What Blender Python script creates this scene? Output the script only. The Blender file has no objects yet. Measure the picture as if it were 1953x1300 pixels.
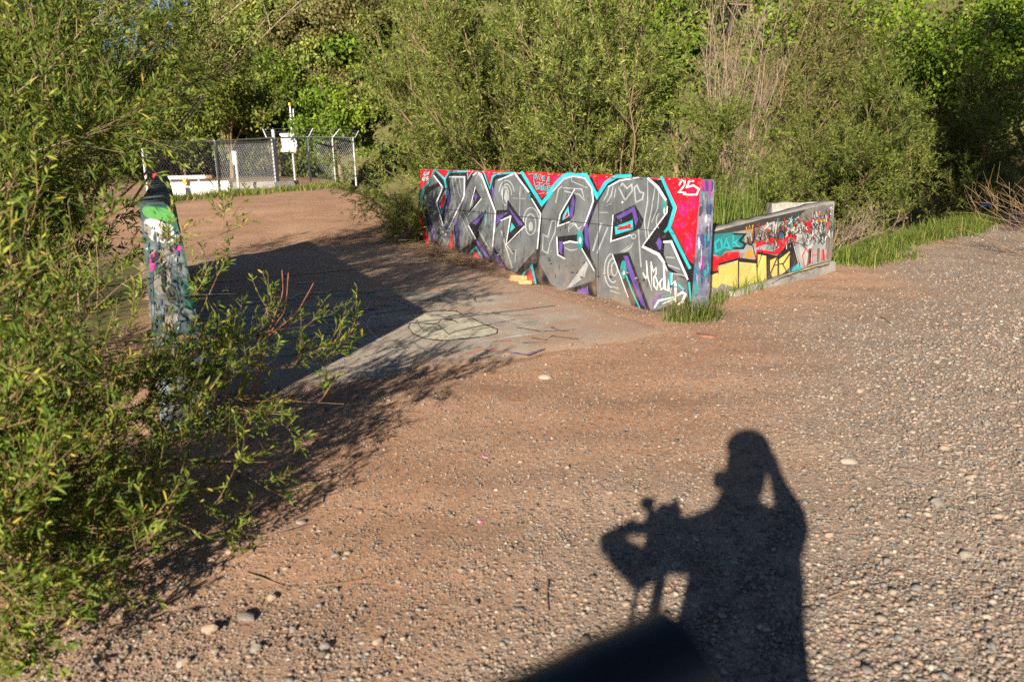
import bpy, bmesh, math, random
import numpy as np
from mathutils import Vector, Matrix
scene = bpy.context.scene
COL = scene.collection
# ------------------------------------------------------------------ camera, sky, sun, exposure
W, HH, FPX, HC = 1953.0, 1300.0, 1519.0, 1.45
PITCH = math.atan((HH/2-280.0)/FPX); ROLL = math.radians(1.5)
_fw = np.array([0, math.cos(PITCH), -math.sin(PITCH)]); _u0 = np.array([0, math.sin(PITCH), math.cos(PITCH)]); _r0 = np.array([1.0, 0, 0])
_rt = _r0*math.cos(ROLL)-_u0*math.sin(ROLL); _up = _u0*math.cos(ROLL)+_r0*math.sin(ROLL)
EYE = np.array([0, 0, HC])
def ray(x, y):
    d = _fw*FPX+_rt*(x-W/2)+_up*(HH/2-y); return d/np.linalg.norm(d)
def ground(x, y, z=0.0):
    d = ray(x, y); return EYE+d*((z-HC)/d[2])
def hit(x, y, P, n):
    d = ray(x, y); return EYE+d*(((P-EYE)@n)/(d@n))
def at_depth(x, y, yy):                 # the point of a pixel's ray at forward distance yy
    d = ray(x, y); return EYE+d*(yy/d[1])
cam_d = bpy.data.cameras.new("camera"); cam = bpy.data.objects.new("camera", cam_d); COL.objects.link(cam)
cam.matrix_world = Matrix(((_rt[0], _up[0], -_fw[0], 0), (_rt[1], _up[1], -_fw[1], 0), (_rt[2], _up[2], -_fw[2], HC), (0, 0, 0, 1)))
cam_d.sensor_width = 36.0; cam_d.lens = 36.0*FPX/W; cam_d.clip_start = 0.02; cam_d.clip_end = 2000
cam_d.dof.use_dof = True; cam_d.dof.focus_distance = 7.5; cam_d.dof.aperture_fstop = 3.2
scene.camera = cam
_a = ray(1440, 850)                     # direction the sunlight travels: the photographer's own camera shadow
SUN_EL = math.asin(-_a[2]); SUN_AZ = math.atan2(_a[0], _a[1])
SH = _a/np.linalg.norm(_a[:2])
world = bpy.data.worlds.new("World"); scene.world = world; world.use_nodes = True
wn = world.node_tree.nodes; bg = wn["Background"]
sky = wn.new("ShaderNodeTexSky"); sky.sky_type = 'NISHITA'; sky.sun_disc = False
sky.sun_elevation = SUN_EL; sky.sun_rotation = SUN_AZ+math.pi; sky.air_density = 0.6; sky.dust_density = 0.05; sky.altitude = 2000
world.node_tree.links.new(sky.outputs[0], bg.inputs[0]); bg.inputs[1].default_value = 0.05
sun_d = bpy.data.lights.new("sun", 'SUN'); sun_d.energy = 5.0; sun_d.angle = math.radians(0.53); sun_d.color = (1.0, 0.90, 0.74)
sun = bpy.data.objects.new("sun", sun_d); COL.objects.link(sun)
sun.rotation_euler = Vector((_a[0], _a[1], _a[2])).to_track_quat('-Z', 'Y').to_euler(); sun.location = (-8, -20, 14)
vs = scene.view_settings; vs.view_transform = 'Standard'; vs.look = 'None'; vs.gamma = 1.0; vs.exposure = 1.07
scene.cycles.use_denoising = False; scene.cycles.use_adaptive_sampling = True; scene.cycles.adaptive_threshold = 0.012
scene.cycles.max_bounces = 5; scene.cycles.transparent_max_bounces = 6
scene.cycles.diffuse_bounces = 1; scene.cycles.transmission_bounces = 3; scene.cycles.glossy_bounces = 2
R = np.random.default_rng(7)
UP = np.array([0, 0, 1.0])
# ------------------------------------------------------------------ helpers
def tag(o, label=None, cat=None, group=None, kind=None):
    if label: o["label"] = label
    if cat: o["category"] = cat
    if group: o["group"] = group
    if kind: o["kind"] = kind
    return o
def empty(name, loc=(0, 0, 0), rz=0.0):
    o = bpy.data.objects.new(name, None); COL.objects.link(o); o.location = loc; o.rotation_euler = (0, 0, rz)
    o.empty_display_size = 0.1; return o
def link(name, me, parent=None, mats=None):
    o = bpy.data.objects.new(name, me); COL.objects.link(o)
    if mats is not None:
        for m in (mats if isinstance(mats, (list, tuple)) else [mats]): me.materials.append(m)
    if parent is not None:
        o.parent = parent
        o.matrix_parent_inverse = Matrix.Translation(parent.location).inverted() if parent.rotation_euler.z == 0 else \
            (Matrix.Translation(parent.location) @ Matrix.Rotation(parent.rotation_euler.z, 4, 'Z')).inverted()
    return o
def np_mesh(name, V, faces, smooth=False, rnd=None, mat_idx=None):
    """V (n,3); faces: list of (m,k) int arrays; rnd: one value per face"""
    me = bpy.data.meshes.new(name)
    V = np.asarray(V, dtype=np.float32); me.vertices.add(len(V)); me.vertices.foreach_set("co", V.ravel())
    faces = [np.asarray(f, dtype=np.int32) for f in faces if len(f)]
    loops = np.concatenate([f.ravel() for f in faces]); me.loops.add(len(loops)); me.loops.foreach_set("vertex_index", loops)
    tot = np.concatenate([np.full(len(f), f.shape[1], np.int32) for f in faces]); st = np.concatenate([[0], np.cumsum(tot)[:-1]]).astype(np.int32)
    me.polygons.add(len(tot)); me.polygons.foreach_set("loop_start", st); me.polygons.foreach_set("loop_total", tot)
    if smooth: me.polygons.foreach_set("use_smooth", np.ones(len(tot), bool))
    if mat_idx is not None: me.polygons.foreach_set("material_index", np.asarray(mat_idx, np.int32))
    me.update(calc_edges=True)
    if rnd is not None:
        at = me.attributes.new("rnd", 'FLOAT', 'FACE'); at.data.foreach_set("value", np.asarray(rnd, np.float32))
    return me
def unit(v): return v/np.maximum(np.linalg.norm(v, axis=-1, keepdims=True), 1e-9)
class Acc:                               # gathers vertices and faces
    def __init__(s): s.V = []; s.F = {}; s.n = 0; s.R = {}
    def add(s, V, F, r=None):
        V = np.asarray(V, float); F = np.asarray(F); k = F.shape[1]
        s.V.append(V); s.F.setdefault(k, []).append(F+s.n); s.n += len(V)
        s.R.setdefault(k, []).append(np.full(len(F), 0.5) if r is None else np.asarray(r))
    def mesh(s, name, smooth=False):
        ks = sorted(s.F); return np_mesh(name, np.concatenate(s.V), [np.concatenate(s.F[k]) for k in ks], smooth, np.concatenate([np.concatenate(s.R[k]) for k in ks]))
def box_vf(lo, hi):
    (x0, y0, z0), (x1, y1, z1) = lo, hi
    V = np.array([(x0, y0, z0), (x1, y0, z0), (x1, y1, z0), (x0, y1, z0), (x0, y0, z1), (x1, y0, z1), (x1, y1, z1), (x0, y1, z1)], float)
    F = np.array([(0, 3, 2, 1), (4, 5, 6, 7), (0, 1, 5, 4), (1, 2, 6, 5), (2, 3, 7, 6), (3, 0, 4, 7)]); return V, F
def tubes(paths, radii, sides=3):
    """paths (n,k,3), radii (n,k) -> V,F (open tubes)"""
    n, k, _ = paths.shape
    T = np.gradient(paths, axis=1); T = unit(T)
    ref = np.where(np.abs(T[..., 2:3]) > 0.9, np.array([1.0, 0, 0]), UP)
    A = unit(np.cross(T, ref)); B = np.cross(T, A)
    ang = np.arange(sides)*2*math.pi/sides
    ring = A[:, :, None, :]*np.cos(ang)[None, None, :, None]+B[:, :, None, :]*np.sin(ang)[None, None, :, None]
    V = paths[:, :, None, :]+ring*radii[:, :, None, None]
    idx = np.arange(n*k*sides).reshape(n, k, sides)
    a = idx[:, :-1, :]; b = np.roll(a, -1, axis=2); d = idx[:, 1:, :]; c = np.roll(d, -1, axis=2)
    return V.reshape(-1, 3), np.stack([a, b, c, d], -1).reshape(-1, 4)
def tube1(acc, pts, r0, r1=None, sides=8, cap=True):
    p = np.asarray(pts, float)[None]; k = p.shape[1]; r = np.linspace(r0, r0 if r1 is None else r1, k)[None]
    V, F = tubes(p, r, sides); acc.add(V, F)
    if cap:
        acc.add(V[:sides], np.arange(sides)[None, ::-1]); acc.add(V[-sides:], np.arange(sides)[None])
# ------------------------------------------------------------------ materials
def new_mat(name):
    m = bpy.data.materials.new(name); m.use_nodes = True; nt = m.node_tree
    return m, nt, nt.nodes["Principled BSDF"], nt.nodes, nt.links
def N(nodes, typ, **kw):
    n = nodes.new(typ)
    for k, v in kw.items(): setattr(n, k, v)
    return n
def ramp(nodes, stops):
    r = nodes.new("ShaderNodeValToRGB"); e = r.color_ramp.elements
    while len(e) < len(stops): e.new(0.5)
    for i, (p, c) in enumerate(stops): e[i].position = p; e[i].color = (*c, 1)
    return r
def simple_mat(name, col, rough=0.6, metal=0.0, var=0.25, scale=9.0, bump=0.0, dirt=None, dust=False, worn=False):
    m, nt, b, nd, lk = new_mat(name)
    tc = N(nd, "ShaderNodeTexCoord"); nz = N(nd, "ShaderNodeTexNoise"); nz.inputs["Scale"].default_value = scale; nz.inputs["Detail"].default_value = 6
    lk.new(tc.outputs["Object"], nz.inputs["Vector"])
    c = np.array(col); r = ramp(nd, [(0.3, tuple(c*(1-var))), (0.7, tuple(np.minimum(c*(1+var), 0.95)))]); lk.new(nz.outputs["Fac"], r.inputs[0])
    out = r.outputs[0]
    if dirt is not None:
        n2 = N(nd, "ShaderNodeTexNoise"); n2.inputs["Scale"].default_value = scale*5; n2.inputs["Detail"].default_value = 8; n2.inputs["Roughness"].default_value = 0.7
        lk.new(tc.outputs["Object"], n2.inputs["Vector"])
        r2 = ramp(nd, [(0.46, (0, 0, 0)), (0.60, (0.9, 0.9, 0.9))] if worn else [(0.56, (0, 0, 0)), (0.72, (0.6, 0.6, 0.6))]); lk.new(n2.outputs["Fac"], r2.inputs[0])
        mx = N(nd, "ShaderNodeMixRGB"); mx.inputs[2].default_value = (*dirt, 1); lk.new(r2.outputs[0], mx.inputs[0]); lk.new(out, mx.inputs[1]); out = mx.outputs[0]
    if dust:                             # splashed earth along the foot of the wall
        sx = N(nd, "ShaderNodeSeparateXYZ"); lk.new(tc.outputs["Object"], sx.inputs[0])
        n4 = N(nd, "ShaderNodeTexNoise"); n4.inputs["Scale"].default_value = 5; n4.inputs["Detail"].default_value = 6; lk.new(tc.outputs["Object"], n4.inputs["Vector"])
        mr = N(nd, "ShaderNodeMapRange"); mr.inputs[1].default_value = 0.30; mr.inputs[2].default_value = 0.0; mr.inputs[3].default_value = 0.0; mr.inputs[4].default_value = 0.42; lk.new(sx.outputs["Z"], mr.inputs[0])
        r5 = ramp(nd, [(0.36, (0, 0, 0)), (0.66, (1, 1, 1))]); lk.new(n4.outputs["Fac"], r5.inputs[0])
        ml = N(nd, "ShaderNodeMath", operation='MULTIPLY'); lk.new(mr.outputs[0], ml.inputs[0]); lk.new(r5.outputs[0], ml.inputs[1])
        m5 = N(nd, "ShaderNodeMixRGB"); m5.inputs[2].default_value = (0.36, 0.26, 0.19, 1); lk.new(ml.outputs[0], m5.inputs[0]); lk.new(out, m5.inputs[1]); out = m5.outputs[0]
    lk.new(out, b.inputs["Base Color"]); b.inputs["Roughness"].default_value = rough; b.inputs["Metallic"].default_value = metal
    if bump:
        bp = N(nd, "ShaderNodeBump"); bp.inputs["Strength"].default_value = bump; bp.inputs["Distance"].default_value = 0.01
        n3 = N(nd, "ShaderNodeTexNoise"); n3.inputs["Scale"].default_value = scale*8; n3.inputs["Detail"].default_value = 8; lk.new(tc.outputs["Object"], n3.inputs["Vector"])
        lk.new(n3.outputs["Fac"], bp.inputs["Height"]); lk.new(bp.outputs[0], b.inputs["Normal"])
    return m
def leaf_mat(name, stops, trans=0.22, rough=0.55, big=0.6):
    m, nt, b, nd, lk = new_mat(name)
    at = N(nd, "ShaderNodeAttribute"); at.attribute_name = "rnd"
    r = ramp(nd, stops); lk.new(at.outputs["Fac"], r.inputs[0])
    oi = N(nd, "ShaderNodeObjectInfo"); hs = N(nd, "ShaderNodeHueSaturation")
    mr = N(nd, "ShaderNodeMapRange"); mr.inputs[3].default_value = 0.85; mr.inputs[4].default_value = 1.12; lk.new(oi.outputs["Random"], mr.inputs[0])
    lk.new(r.outputs[0], hs.inputs["Color"]); lk.new(mr.outputs[0], hs.inputs["Value"])
    lk.new(hs.outputs[0], b.inputs["Base Color"]); b.inputs["Roughness"].default_value = rough; b.inputs["Specular IOR Level"].default_value = 0.18
    tr = N(nd, "ShaderNodeBsdfTranslucent"); mx = N(nd, "ShaderNodeMixShader"); mx.inputs[0].default_value = trans
    g = N(nd, "ShaderNodeHueSaturation"); g.inputs["Saturation"].default_value = 1.1; g.inputs["Value"].default_value = 1.25; lk.new(hs.outputs[0], g.inputs["Color"]); lk.new(g.outputs[0], tr.inputs["Color"])
    lk.new(b.outputs[0], mx.inputs[1]); lk.new(tr.outputs[0], mx.inputs[2]); lk.new(mx.outputs[0], nd["Material Output"].inputs["Surface"])
    return m
def bark_mat(name, c0, c1):
    return simple_mat(name, tuple((np.array(c0)+np.array(c1))/2), rough=0.8, var=0.35, scale=14, bump=0.3)
M_WILLOW = leaf_mat("willow_leaf", [(0.0, (0.06, 0.085, 0.018)), (0.35, (0.13, 0.17, 0.034)), (0.75, (0.25, 0.29, 0.06)), (0.93, (0.40, 0.42, 0.12)), (1.0, (0.38, 0.31, 0.06))])
M_WILLOW_NEAR = leaf_mat("near_willow_leaf", [(0.0, (0.04, 0.075, 0.012)), (0.4, (0.10, 0.155, 0.02)), (0.78, (0.20, 0.255, 0.035)), (0.9, (0.31, 0.32, 0.055)), (1.0, (0.36, 0.24, 0.03))])
M_MAPLE = leaf_mat("bright_leaf", [(0.0, (0.045, 0.09, 0.01)), (0.5, (0.115, 0.19, 0.018)), (1.0, (0.25, 0.31, 0.035))])
M_OLIVE = leaf_mat("olive_leaf", [(0.0, (0.05, 0.075, 0.014)), (0.5, (0.12, 0.155, 0.028)), (1.0, (0.25, 0.27, 0.055))])
M_SCRUB = leaf_mat("dry_scrub_leaf", [(0.0, (0.09, 0.085, 0.03)), (0.5, (0.20, 0.185, 0.06)), (1.0, (0.32, 0.27, 0.11))])
M_GRASS = leaf_mat("grass_blade", [(0.0, (0.045, 0.085, 0.012)), (0.6, (0.115, 0.17, 0.025)), (0.88, (0.21, 0.24, 0.05)), (1.0, (0.40, 0.32, 0.15))])
M_BARK = bark_mat("willow_bark", (0.16, 0.10, 0.06), (0.30, 0.20, 0.12))
def green_twigs(m, col):                # thin twigs are olive, stems stay brown
    nd, lk = m.node_tree.nodes, m.node_tree.links; b = nd["Principled BSDF"]; src = b.inputs["Base Color"].links[0].from_socket
    at = N(nd, "ShaderNodeAttribute"); at.attribute_name = "rnd"; r = ramp(nd, [(0.5, (0, 0, 0)), (0.85, (1, 1, 1))]); lk.new(at.outputs["Fac"], r.inputs[0])
    mx = N(nd, "ShaderNodeMixRGB"); lk.new(r.outputs[0], mx.inputs[0]); lk.new(src, mx.inputs[1]); mx.inputs[2].default_value = (*col, 1); lk.new(mx.outputs[0], b.inputs["Base Color"])
green_twigs(M_BARK, (0.17, 0.155, 0.05))
M_TWIG = bark_mat("yellow_twig", (0.20, 0.125, 0.06), (0.30, 0.19, 0.085))
M_REDTWIG = bark_mat("red_twig", (0.30, 0.09, 0.05), (0.36, 0.13, 0.07))
M_DRYTWIG = bark_mat("dry_twig", (0.26, 0.185, 0.13), (0.35, 0.26, 0.19))
M_TANTWIG = bark_mat("tan_twig", (0.27, 0.165, 0.085), (0.36, 0.225, 0.115))
# ------------------------------------------------------------------ terrain
def sm(t): t = np.clip(t, 0, 1); return t*t*(3-2*t)
_n = np.random.default_rng(3)
_wav = [(_n.normal(size=2)*f, _n.uniform(0, 6.28), a) for f, a in [(0.5, 0.012), (1.0, 0.006), (2.3, 0.0035), (3.6, 0.0028), (6.0, 0.0022), (9.0, 0.002), (13.0, 0.0016)] for _ in range(3)]
YBX = np.array([-60, -14, -7, -5, -2.6, -1.35, 1.86, 3.85, 7.7, 14, 40, 90.0])
YBY = np.array([60, 44, 33, 24.5, 17, 13.6, 7.35, 9.35, 13.1, 19, 40, 80.0])
def terrain(x, y):
    x = np.asarray(x, float); y = np.asarray(y, float)
    z = np.zeros(np.broadcast(x, y).shape)
    near = np.exp(-np.maximum(np.hypot(x, y)-30, 0)/20)
    for k, p, a in _wav: z = z+a*np.sin(k[0]*x+k[1]*y+p)
    z = z*(0.5+0.5*near)
    ts_ = (x-1.30)*-0.4305+(y-6.03)*0.9026; ss_ = -((x-1.30)*0.9026+(y-6.03)*0.4305)
    z = z*(1-0.85*sm((ts_+0.5)/0.5)*sm((8-ts_)/0.5)*sm((ss_+0.5)/0.5)*sm((4.8-ss_)/0.5))
    z = z-0.10*sm((1.7-y)/1.2)
    z = z+0.35*sm((y-12.5)/9.0)*sm((6-x)/8)
    yb = np.interp(x, YBX, YBY)
    z = z-0.75*sm((y-yb-0.35)/1.6)*sm((60-y)/20)
    # the earth dips along the foot of the painted wall
    d = np.array([-0.4305, 0.9026]); t = (x-1.589)*d[0]+(y-6.894)*d[1]; s = (x-1.589)*d[1]-(y-6.894)*d[0]
    foot = np.interp(t, [-0.5, 0, 0.6, 1.5, 2.3, 3.0, 3.65, 4.2, 5.5, 7.1, 8.0], [0, -0.03, -0.115, -0.138, -0.172, -0.18, -0.11, -0.06, -0.03, -0.06, 0])
    z = z+foot*sm(1+s/0.62)*(s < 0.25)
    # hillside behind
    az = np.degrees(np.arctan2(x, np.maximum(y, 1)))
    start = np.interp(az, [-40, -26, -16, -8, 10, 30], [62, 56, 44, 36, 32, 28])
    cap = np.interp(az, [-40, -24, -20.5, -17, -8, 40], [8, 11, 16.5, 30, 60, 70])
    r = np.hypot(x, y); up = np.maximum(r-start, 0)*0.55
    hill = cap*(1-np.exp(-up/cap)) + sm((r-start)/20)*1.2*(np.sin(x*0.11+1)*np.cos(y*0.09))
    return z+np.where(y > 0, hill, 0)
def axis(segs):
    out = [np.array([segs[0][0]])]
    for a, b, s in segs: out.append(np.arange(a+s, b+s*0.5, s))
    return np.concatenate(out)
gx = axis([(-300, -60, 12), (-60, -16, 1.4), (-16, -4.5, 0.35), (-4.5, 8, 0.075), (8, 20, 0.4), (20, 60, 1.4), (60, 300, 12)])
gy = axis([(-60, -6, 6), (-6, 1.4, 0.4), (1.4, 11, 0.075), (11, 18, 0.16), (18, 40, 0.5), (40, 130, 1.6), (130, 400, 12)])
GX, GY = np.meshgrid(gx, gy); GZ = terrain(GX, GY)
fine = (GX > -4.6) & (GX < 8.1) & (GY > 1.3) & (GY < 12)
GZ = GZ+np.where(fine, R.normal(0, 0.0022, GX.shape), 0)
nx, ny = len(gx), len(gy); ii = np.arange(nx*ny).reshape(ny, nx)
gF = np.stack([ii[:-1, :-1], ii[:-1, 1:], ii[1:, 1:], ii[1:, :-1]], -1).reshape(-1, 4)
g_me = np_mesh("ground", np.stack([GX, GY, GZ], -1).reshape(-1, 3), [gF], smooth=True)
def zone(x, y):                         # how much of the ground is loose gravel / planted soil
    w = 0.35*np.sin(1.7*x+0.6*y)+0.3*np.sin(0.9*y-1.3*x+2)+0.2*np.sin(3.1*x+2.2*y)
    grav = sm(((x-0.62*y+2.6)+w)/2.6)
    grav = np.maximum(grav, 0.55*sm((2.9-y+0.4*w)/1.2)*sm((0.4-x+w)/1.2))
    grav = np.maximum(grav, 0.75*sm((x-0.8+0.5*w-0.3*(y-2))/1.0)*sm((4.2-y)/2))
    yb = np.interp(x, YBX, YBY)
    green = np.maximum(sm((y-yb-0.05+0.25*w)/0.7), sm((np.hypot(x, y)-34)/8))
    green = np.maximum(green, sm((-1.85-x-0.30*(y-3)+0.25*w)/0.5)*sm((14-y)/4))
    return grav*(1-green), green
zg, zn = zone(GX, GY)
ca = g_me.attributes.new("zone", 'FLOAT_COLOR', 'POINT')
ca.data.foreach_set("color", np.stack([zg, zn, np.zeros_like(zg), np.ones_like(zg)], -1).astype(np.float32).ravel())
def ground_material():
    m, nt, b, nd, lk = new_mat("dirt_and_gravel")
    tc = N(nd, "ShaderNodeTexCoord"); at = N(nd, "ShaderNodeAttribute"); at.attribute_name = "zone"
    sep = N(nd, "ShaderNodeSeparateColor"); lk.new(at.outputs["Color"], sep.inputs[0])
    def noise(s, d=6, r=0.6):
        n = N(nd, "ShaderNodeTexNoise"); n.inputs["Scale"].default_value = s; n.inputs["Detail"].default_value = d; n.inputs["Roughness"].default_value = r; lk.new(tc.outputs["Object"], n.inputs["Vector"]); return n
    def mix(f, a, c):
        x = N(nd, "ShaderNodeMixRGB"); lk.new(f, x.inputs[0]) if not isinstance(f, float) else setattr(x.inputs[0], "default_value", f)
        for s, v in ((x.inputs[1], a), (x.inputs[2], c)):
            if isinstance(v, tuple): s.default_value = (*v, 1)
            else: lk.new(v, s)
        return x.outputs[0]
    def math_(op, a, c):
        x = N(nd, "ShaderNodeMath", operation=op)
        for s, v in ((x.inputs[0], a), (x.inputs[1], c)):
            if isinstance(v, (int, float)): s.default_value = v
            else: lk.new(v, s)
        return x.outputs[0]
    big = noise(0.9, 3); r1 = ramp(nd, [(0.32, (0.365, 0.196, 0.114)), (0.5, (0.45, 0.252, 0.148)), (0.68, (0.515, 0.31, 0.194))]); lk.new(big.outputs["Fac"], r1.inputs[0])
    fineN = noise(38, 5, 0.85); r2 = ramp(nd, [(0.3, (0.42, 0.39, 0.37)), (0.5, (1, 1, 1)), (0.7, (1.3, 1.3, 1.3))]); lk.new(fineN.outputs["Fac"], r2.inputs[0])
    dirt = N(nd, "ShaderNodeMixRGB", blend_type='MULTIPLY'); dirt.inputs[0].default_value = 1; lk.new(r1.outputs[0], dirt.inputs[1]); lk.new(r2.outputs[0], dirt.inputs[2])
    gcol = mix(sep.outputs[0], dirt.outputs[0], (0.34, 0.265, 0.20))
    col = gcol; height = math_('MULTIPLY', fineN.outputs["Fac"], 0.25)
    for sc, base, gain, hw in ((48, 0.10, 0.5, 1.0), (120, 0.36, 0.45, 0.5)):
        v = N(nd, "ShaderNodeTexVoronoi"); v.inputs["Scale"].default_value = sc; lk.new(tc.outputs["Object"], v.inputs["Vector"])
        s2 = N(nd, "ShaderNodeSeparateColor"); lk.new(v.outputs["Color"], s2.inputs[0])
        stone = ramp(nd, [(0.0, (0.12, 0.095, 0.085)), (0.2, (0.27, 0.195, 0.15)), (0.4, (0.22, 0.21, 0.20)), (0.55, (0.40, 0.29, 0.20)), (0.75, (0.36, 0.20, 0.135)), (0.9, (0.46, 0.38, 0.30)), (1.0, (0.60, 0.54, 0.47))]); lk.new(s2.outputs[0], stone.inputs[0])
        cover = math_('ADD', math_('MULTIPLY', sep.outputs[0], gain), base)
        pick = math_('LESS_THAN', s2.outputs[1], cover)
        inside = N(nd, "ShaderNodeMapRange"); inside.inputs[1].default_value = 0.62; inside.inputs[2].default_value = 0.45; lk.new(v.outputs["Distance"], inside.inputs[0])
        mk = math_('MULTIPLY', pick, inside.outputs[0])
        col = mix(mk, col, stone.outputs[0])
        dome = math_('MULTIPLY', mk, math_('SUBTRACT', 1.0, v.outputs["Distance"]))
        height = math_('ADD', height, math_('MULTIPLY', dome, hw))
    soilN = noise(2.5, 4); rs = ramp(nd, [(0.3, (0.10, 0.08, 0.04)), (0.55, (0.14, 0.13, 0.05)), (0.75, (0.13, 0.15, 0.045))]); lk.new(soilN.outputs["Fac"], rs.inputs[0])
    col = mix(sep.outputs[1], col, rs.outputs[0])
    lk.new(col, b.inputs["Base Color"]); b.inputs["Roughness"].default_value = 0.85; b.inputs["Specular IOR Level"].default_value = 0.25
    bp = N(nd, "ShaderNodeBump"); bp.inputs["Strength"].default_value = 0.9; bp.inputs["Distance"].default_value = 0.006; lk.new(height, bp.inputs["Height"]); lk.new(bp.outputs[0], b.inputs["Normal"])
    return m
M_GROUND = ground_material()
tag(link("ground", g_me, None, M_GROUND), kind="structure")
# ------------------------------------------------------------------ paint traced on flat faces
PAINTS = {"red": (0.74, 0.008, 0.024), "pink": (0.78, 0.012, 0.11), "cyan": (0.03, 0.46, 0.53), "teal": (0.02, 0.24, 0.25), "black": (0.016, 0.014, 0.018), "grey": (0.125, 0.137, 0.148),
          "pale": (0.36, 0.38, 0.39), "white": (0.85, 0.85, 0.87), "purple": (0.11, 0.06, 0.30), "yellow": (0.72, 0.60, 0.16), "orange": (0.75, 0.33, 0.03), "cream": (0.58, 0.54, 0.40),
          "darkgrey": (0.05, 0.048, 0.048), "blue": (0.02, 0.14, 0.32), "green": (0.07, 0.27, 0.06), "dgreen": (0.01, 0.09, 0.06), "lavender": (0.36, 0.32, 0.46), "navy": (0.04, 0.06, 0.14),
          "magenta": (0.36, 0.03, 0.26), "concrete": (0.34, 0.32, 0.29), "brown": (0.2, 0.11, 0.07), "chalk": (0.55, 0.54, 0.54), "stain": (0.22, 0.20, 0.18)}
PM = {}
def paint(c, dust=True):
    key = (c, dust)
    if key not in PM: PM[key] = simple_mat(("paint_" if dust else "deck_paint_")+c, PAINTS[c], rough=0.5, var=0.32 if c in ("grey", "red", "concrete", "lavender", "pale") else 0.2, scale=4, bump=0.3, dust=dust, worn=not dust, dirt=(0.42, 0.345, 0.275) if not dust else (0.30, 0.25, 0.2) if c not in ("black", "white") else (0.2, 0.18, 0.17))
    return PM[key]
class Painter:
    """polygons and strokes given in photo pixels, laid on a plane, each a little proud of the one before"""
    def __init__(s, P, n, start=0.0008, step=0.00008):
        s.P, s.n, s.off, s.step = P, n, start, step; s.dust = n[2] < 0.5; s.edges = None
    def begin(s): s.V = []; s.F = []; s.MI = []; s.mats = []
    def _put(s, pts, faces, c):
        if c not in s.mats: s.mats.append(c)
        b = len(s.V); s.off += s.step
        Q = s.P+s.n*s.off
        for x, y in pts: s.V.append(hit(x, y, Q, s.n))
        for f in faces: s.F.append([b+i for i in f]); s.MI.append(s.mats.index(c))
    def poly(s, c, pts): s._put(pts, [list(range(len(pts)))], c)
    def blob(s, c, pts):                 # a sprayed patch: rounded, uneven outline
        p = np.array(pts, float)
        for _ in range(3): q = np.roll(p, -1, 0); p = np.stack([p*0.75+q*0.25, p*0.25+q*0.75], 1).reshape(-1, 2)
        p = p+R.normal(0, 0.35, p.shape)
        if s.edges is not None:          # keep the patch on the face
            ys, xl, xr = s.edges; p[:, 1] = np.clip(p[:, 1], ys[0], ys[-1]); p[:, 0] = np.clip(p[:, 0], np.interp(p[:, 1], ys, xl)+0.4, np.interp(p[:, 1], ys, xr)-0.4)
        s.poly(c, [tuple(v) for v in p])
    def stroke(s, c, w, pts, closed=False):
        p = np.array(pts, float)
        if closed: p = np.vstack([p, p[:1]])
        d = unit(np.diff(p, axis=0)); nn = np.stack([-d[:, 1], d[:, 0]], 1)
        m = np.vstack([nn[:1], nn[:-1]+nn[1:], nn[-1:]]); ln = np.sum(m*np.vstack([nn[:1], nn]), 1); m = m/np.maximum(ln, 0.45)[:, None]
        ww = np.full(len(p), w/2.0)
        if not closed:
            p[0] -= d[0]*w*0.3; p[-1] += d[-1]*w*0.3; ww[0] *= 0.75; ww[-1] *= 0.75
        a = p+m*ww[:, None]; b = p-m*ww[:, None]; k = len(p)
        s._put(np.vstack([a, b]), [[i, i+1, k+i+1, k+i] for i in range(k-1)], c)
    def end(s, name, parent):
        me = bpy.data.meshes.new(name); me.from_pydata([tuple(v) for v in s.V], [], s.F)
        for c in s.mats: me.materials.append(paint(c, s.dust))
        me.polygons.foreach_set("material_index", s.MI); me.update()
        return link(name, me, parent)
def cropmap(ox, oy, sc): return lambda pts: [(ox+x/sc, oy+y/sc) for x, y in pts]
cA = cropmap(780, 300, 5.0); cB = cropmap(1060, 310, 3.938); cC = cropmap(1330, 330, 4.813); cD = cropmap(500, 480, 2.57)
cT = cropmap(990, 320, 18.57); cV = cropmap(1200, 470, 9.286); cW = cropmap(1350, 400, 8.125); cX = cropmap(1470, 380, 8.125); cL = cropmap(240, 360, 3.25); cZ = cropmap(790, 310, 14.44)
def circ(x, y, rx, ry=None, n=14, a0=0, a1=360):
    ry = rx if ry is None else ry
    return [(x+rx*math.cos(math.radians(a0+(a1-a0)*i/n)), y+ry*math.sin(math.radians(a0+(a1-a0)*i/n))) for i in range(n+(0 if a1-a0 >= 360 else 1))]
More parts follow.
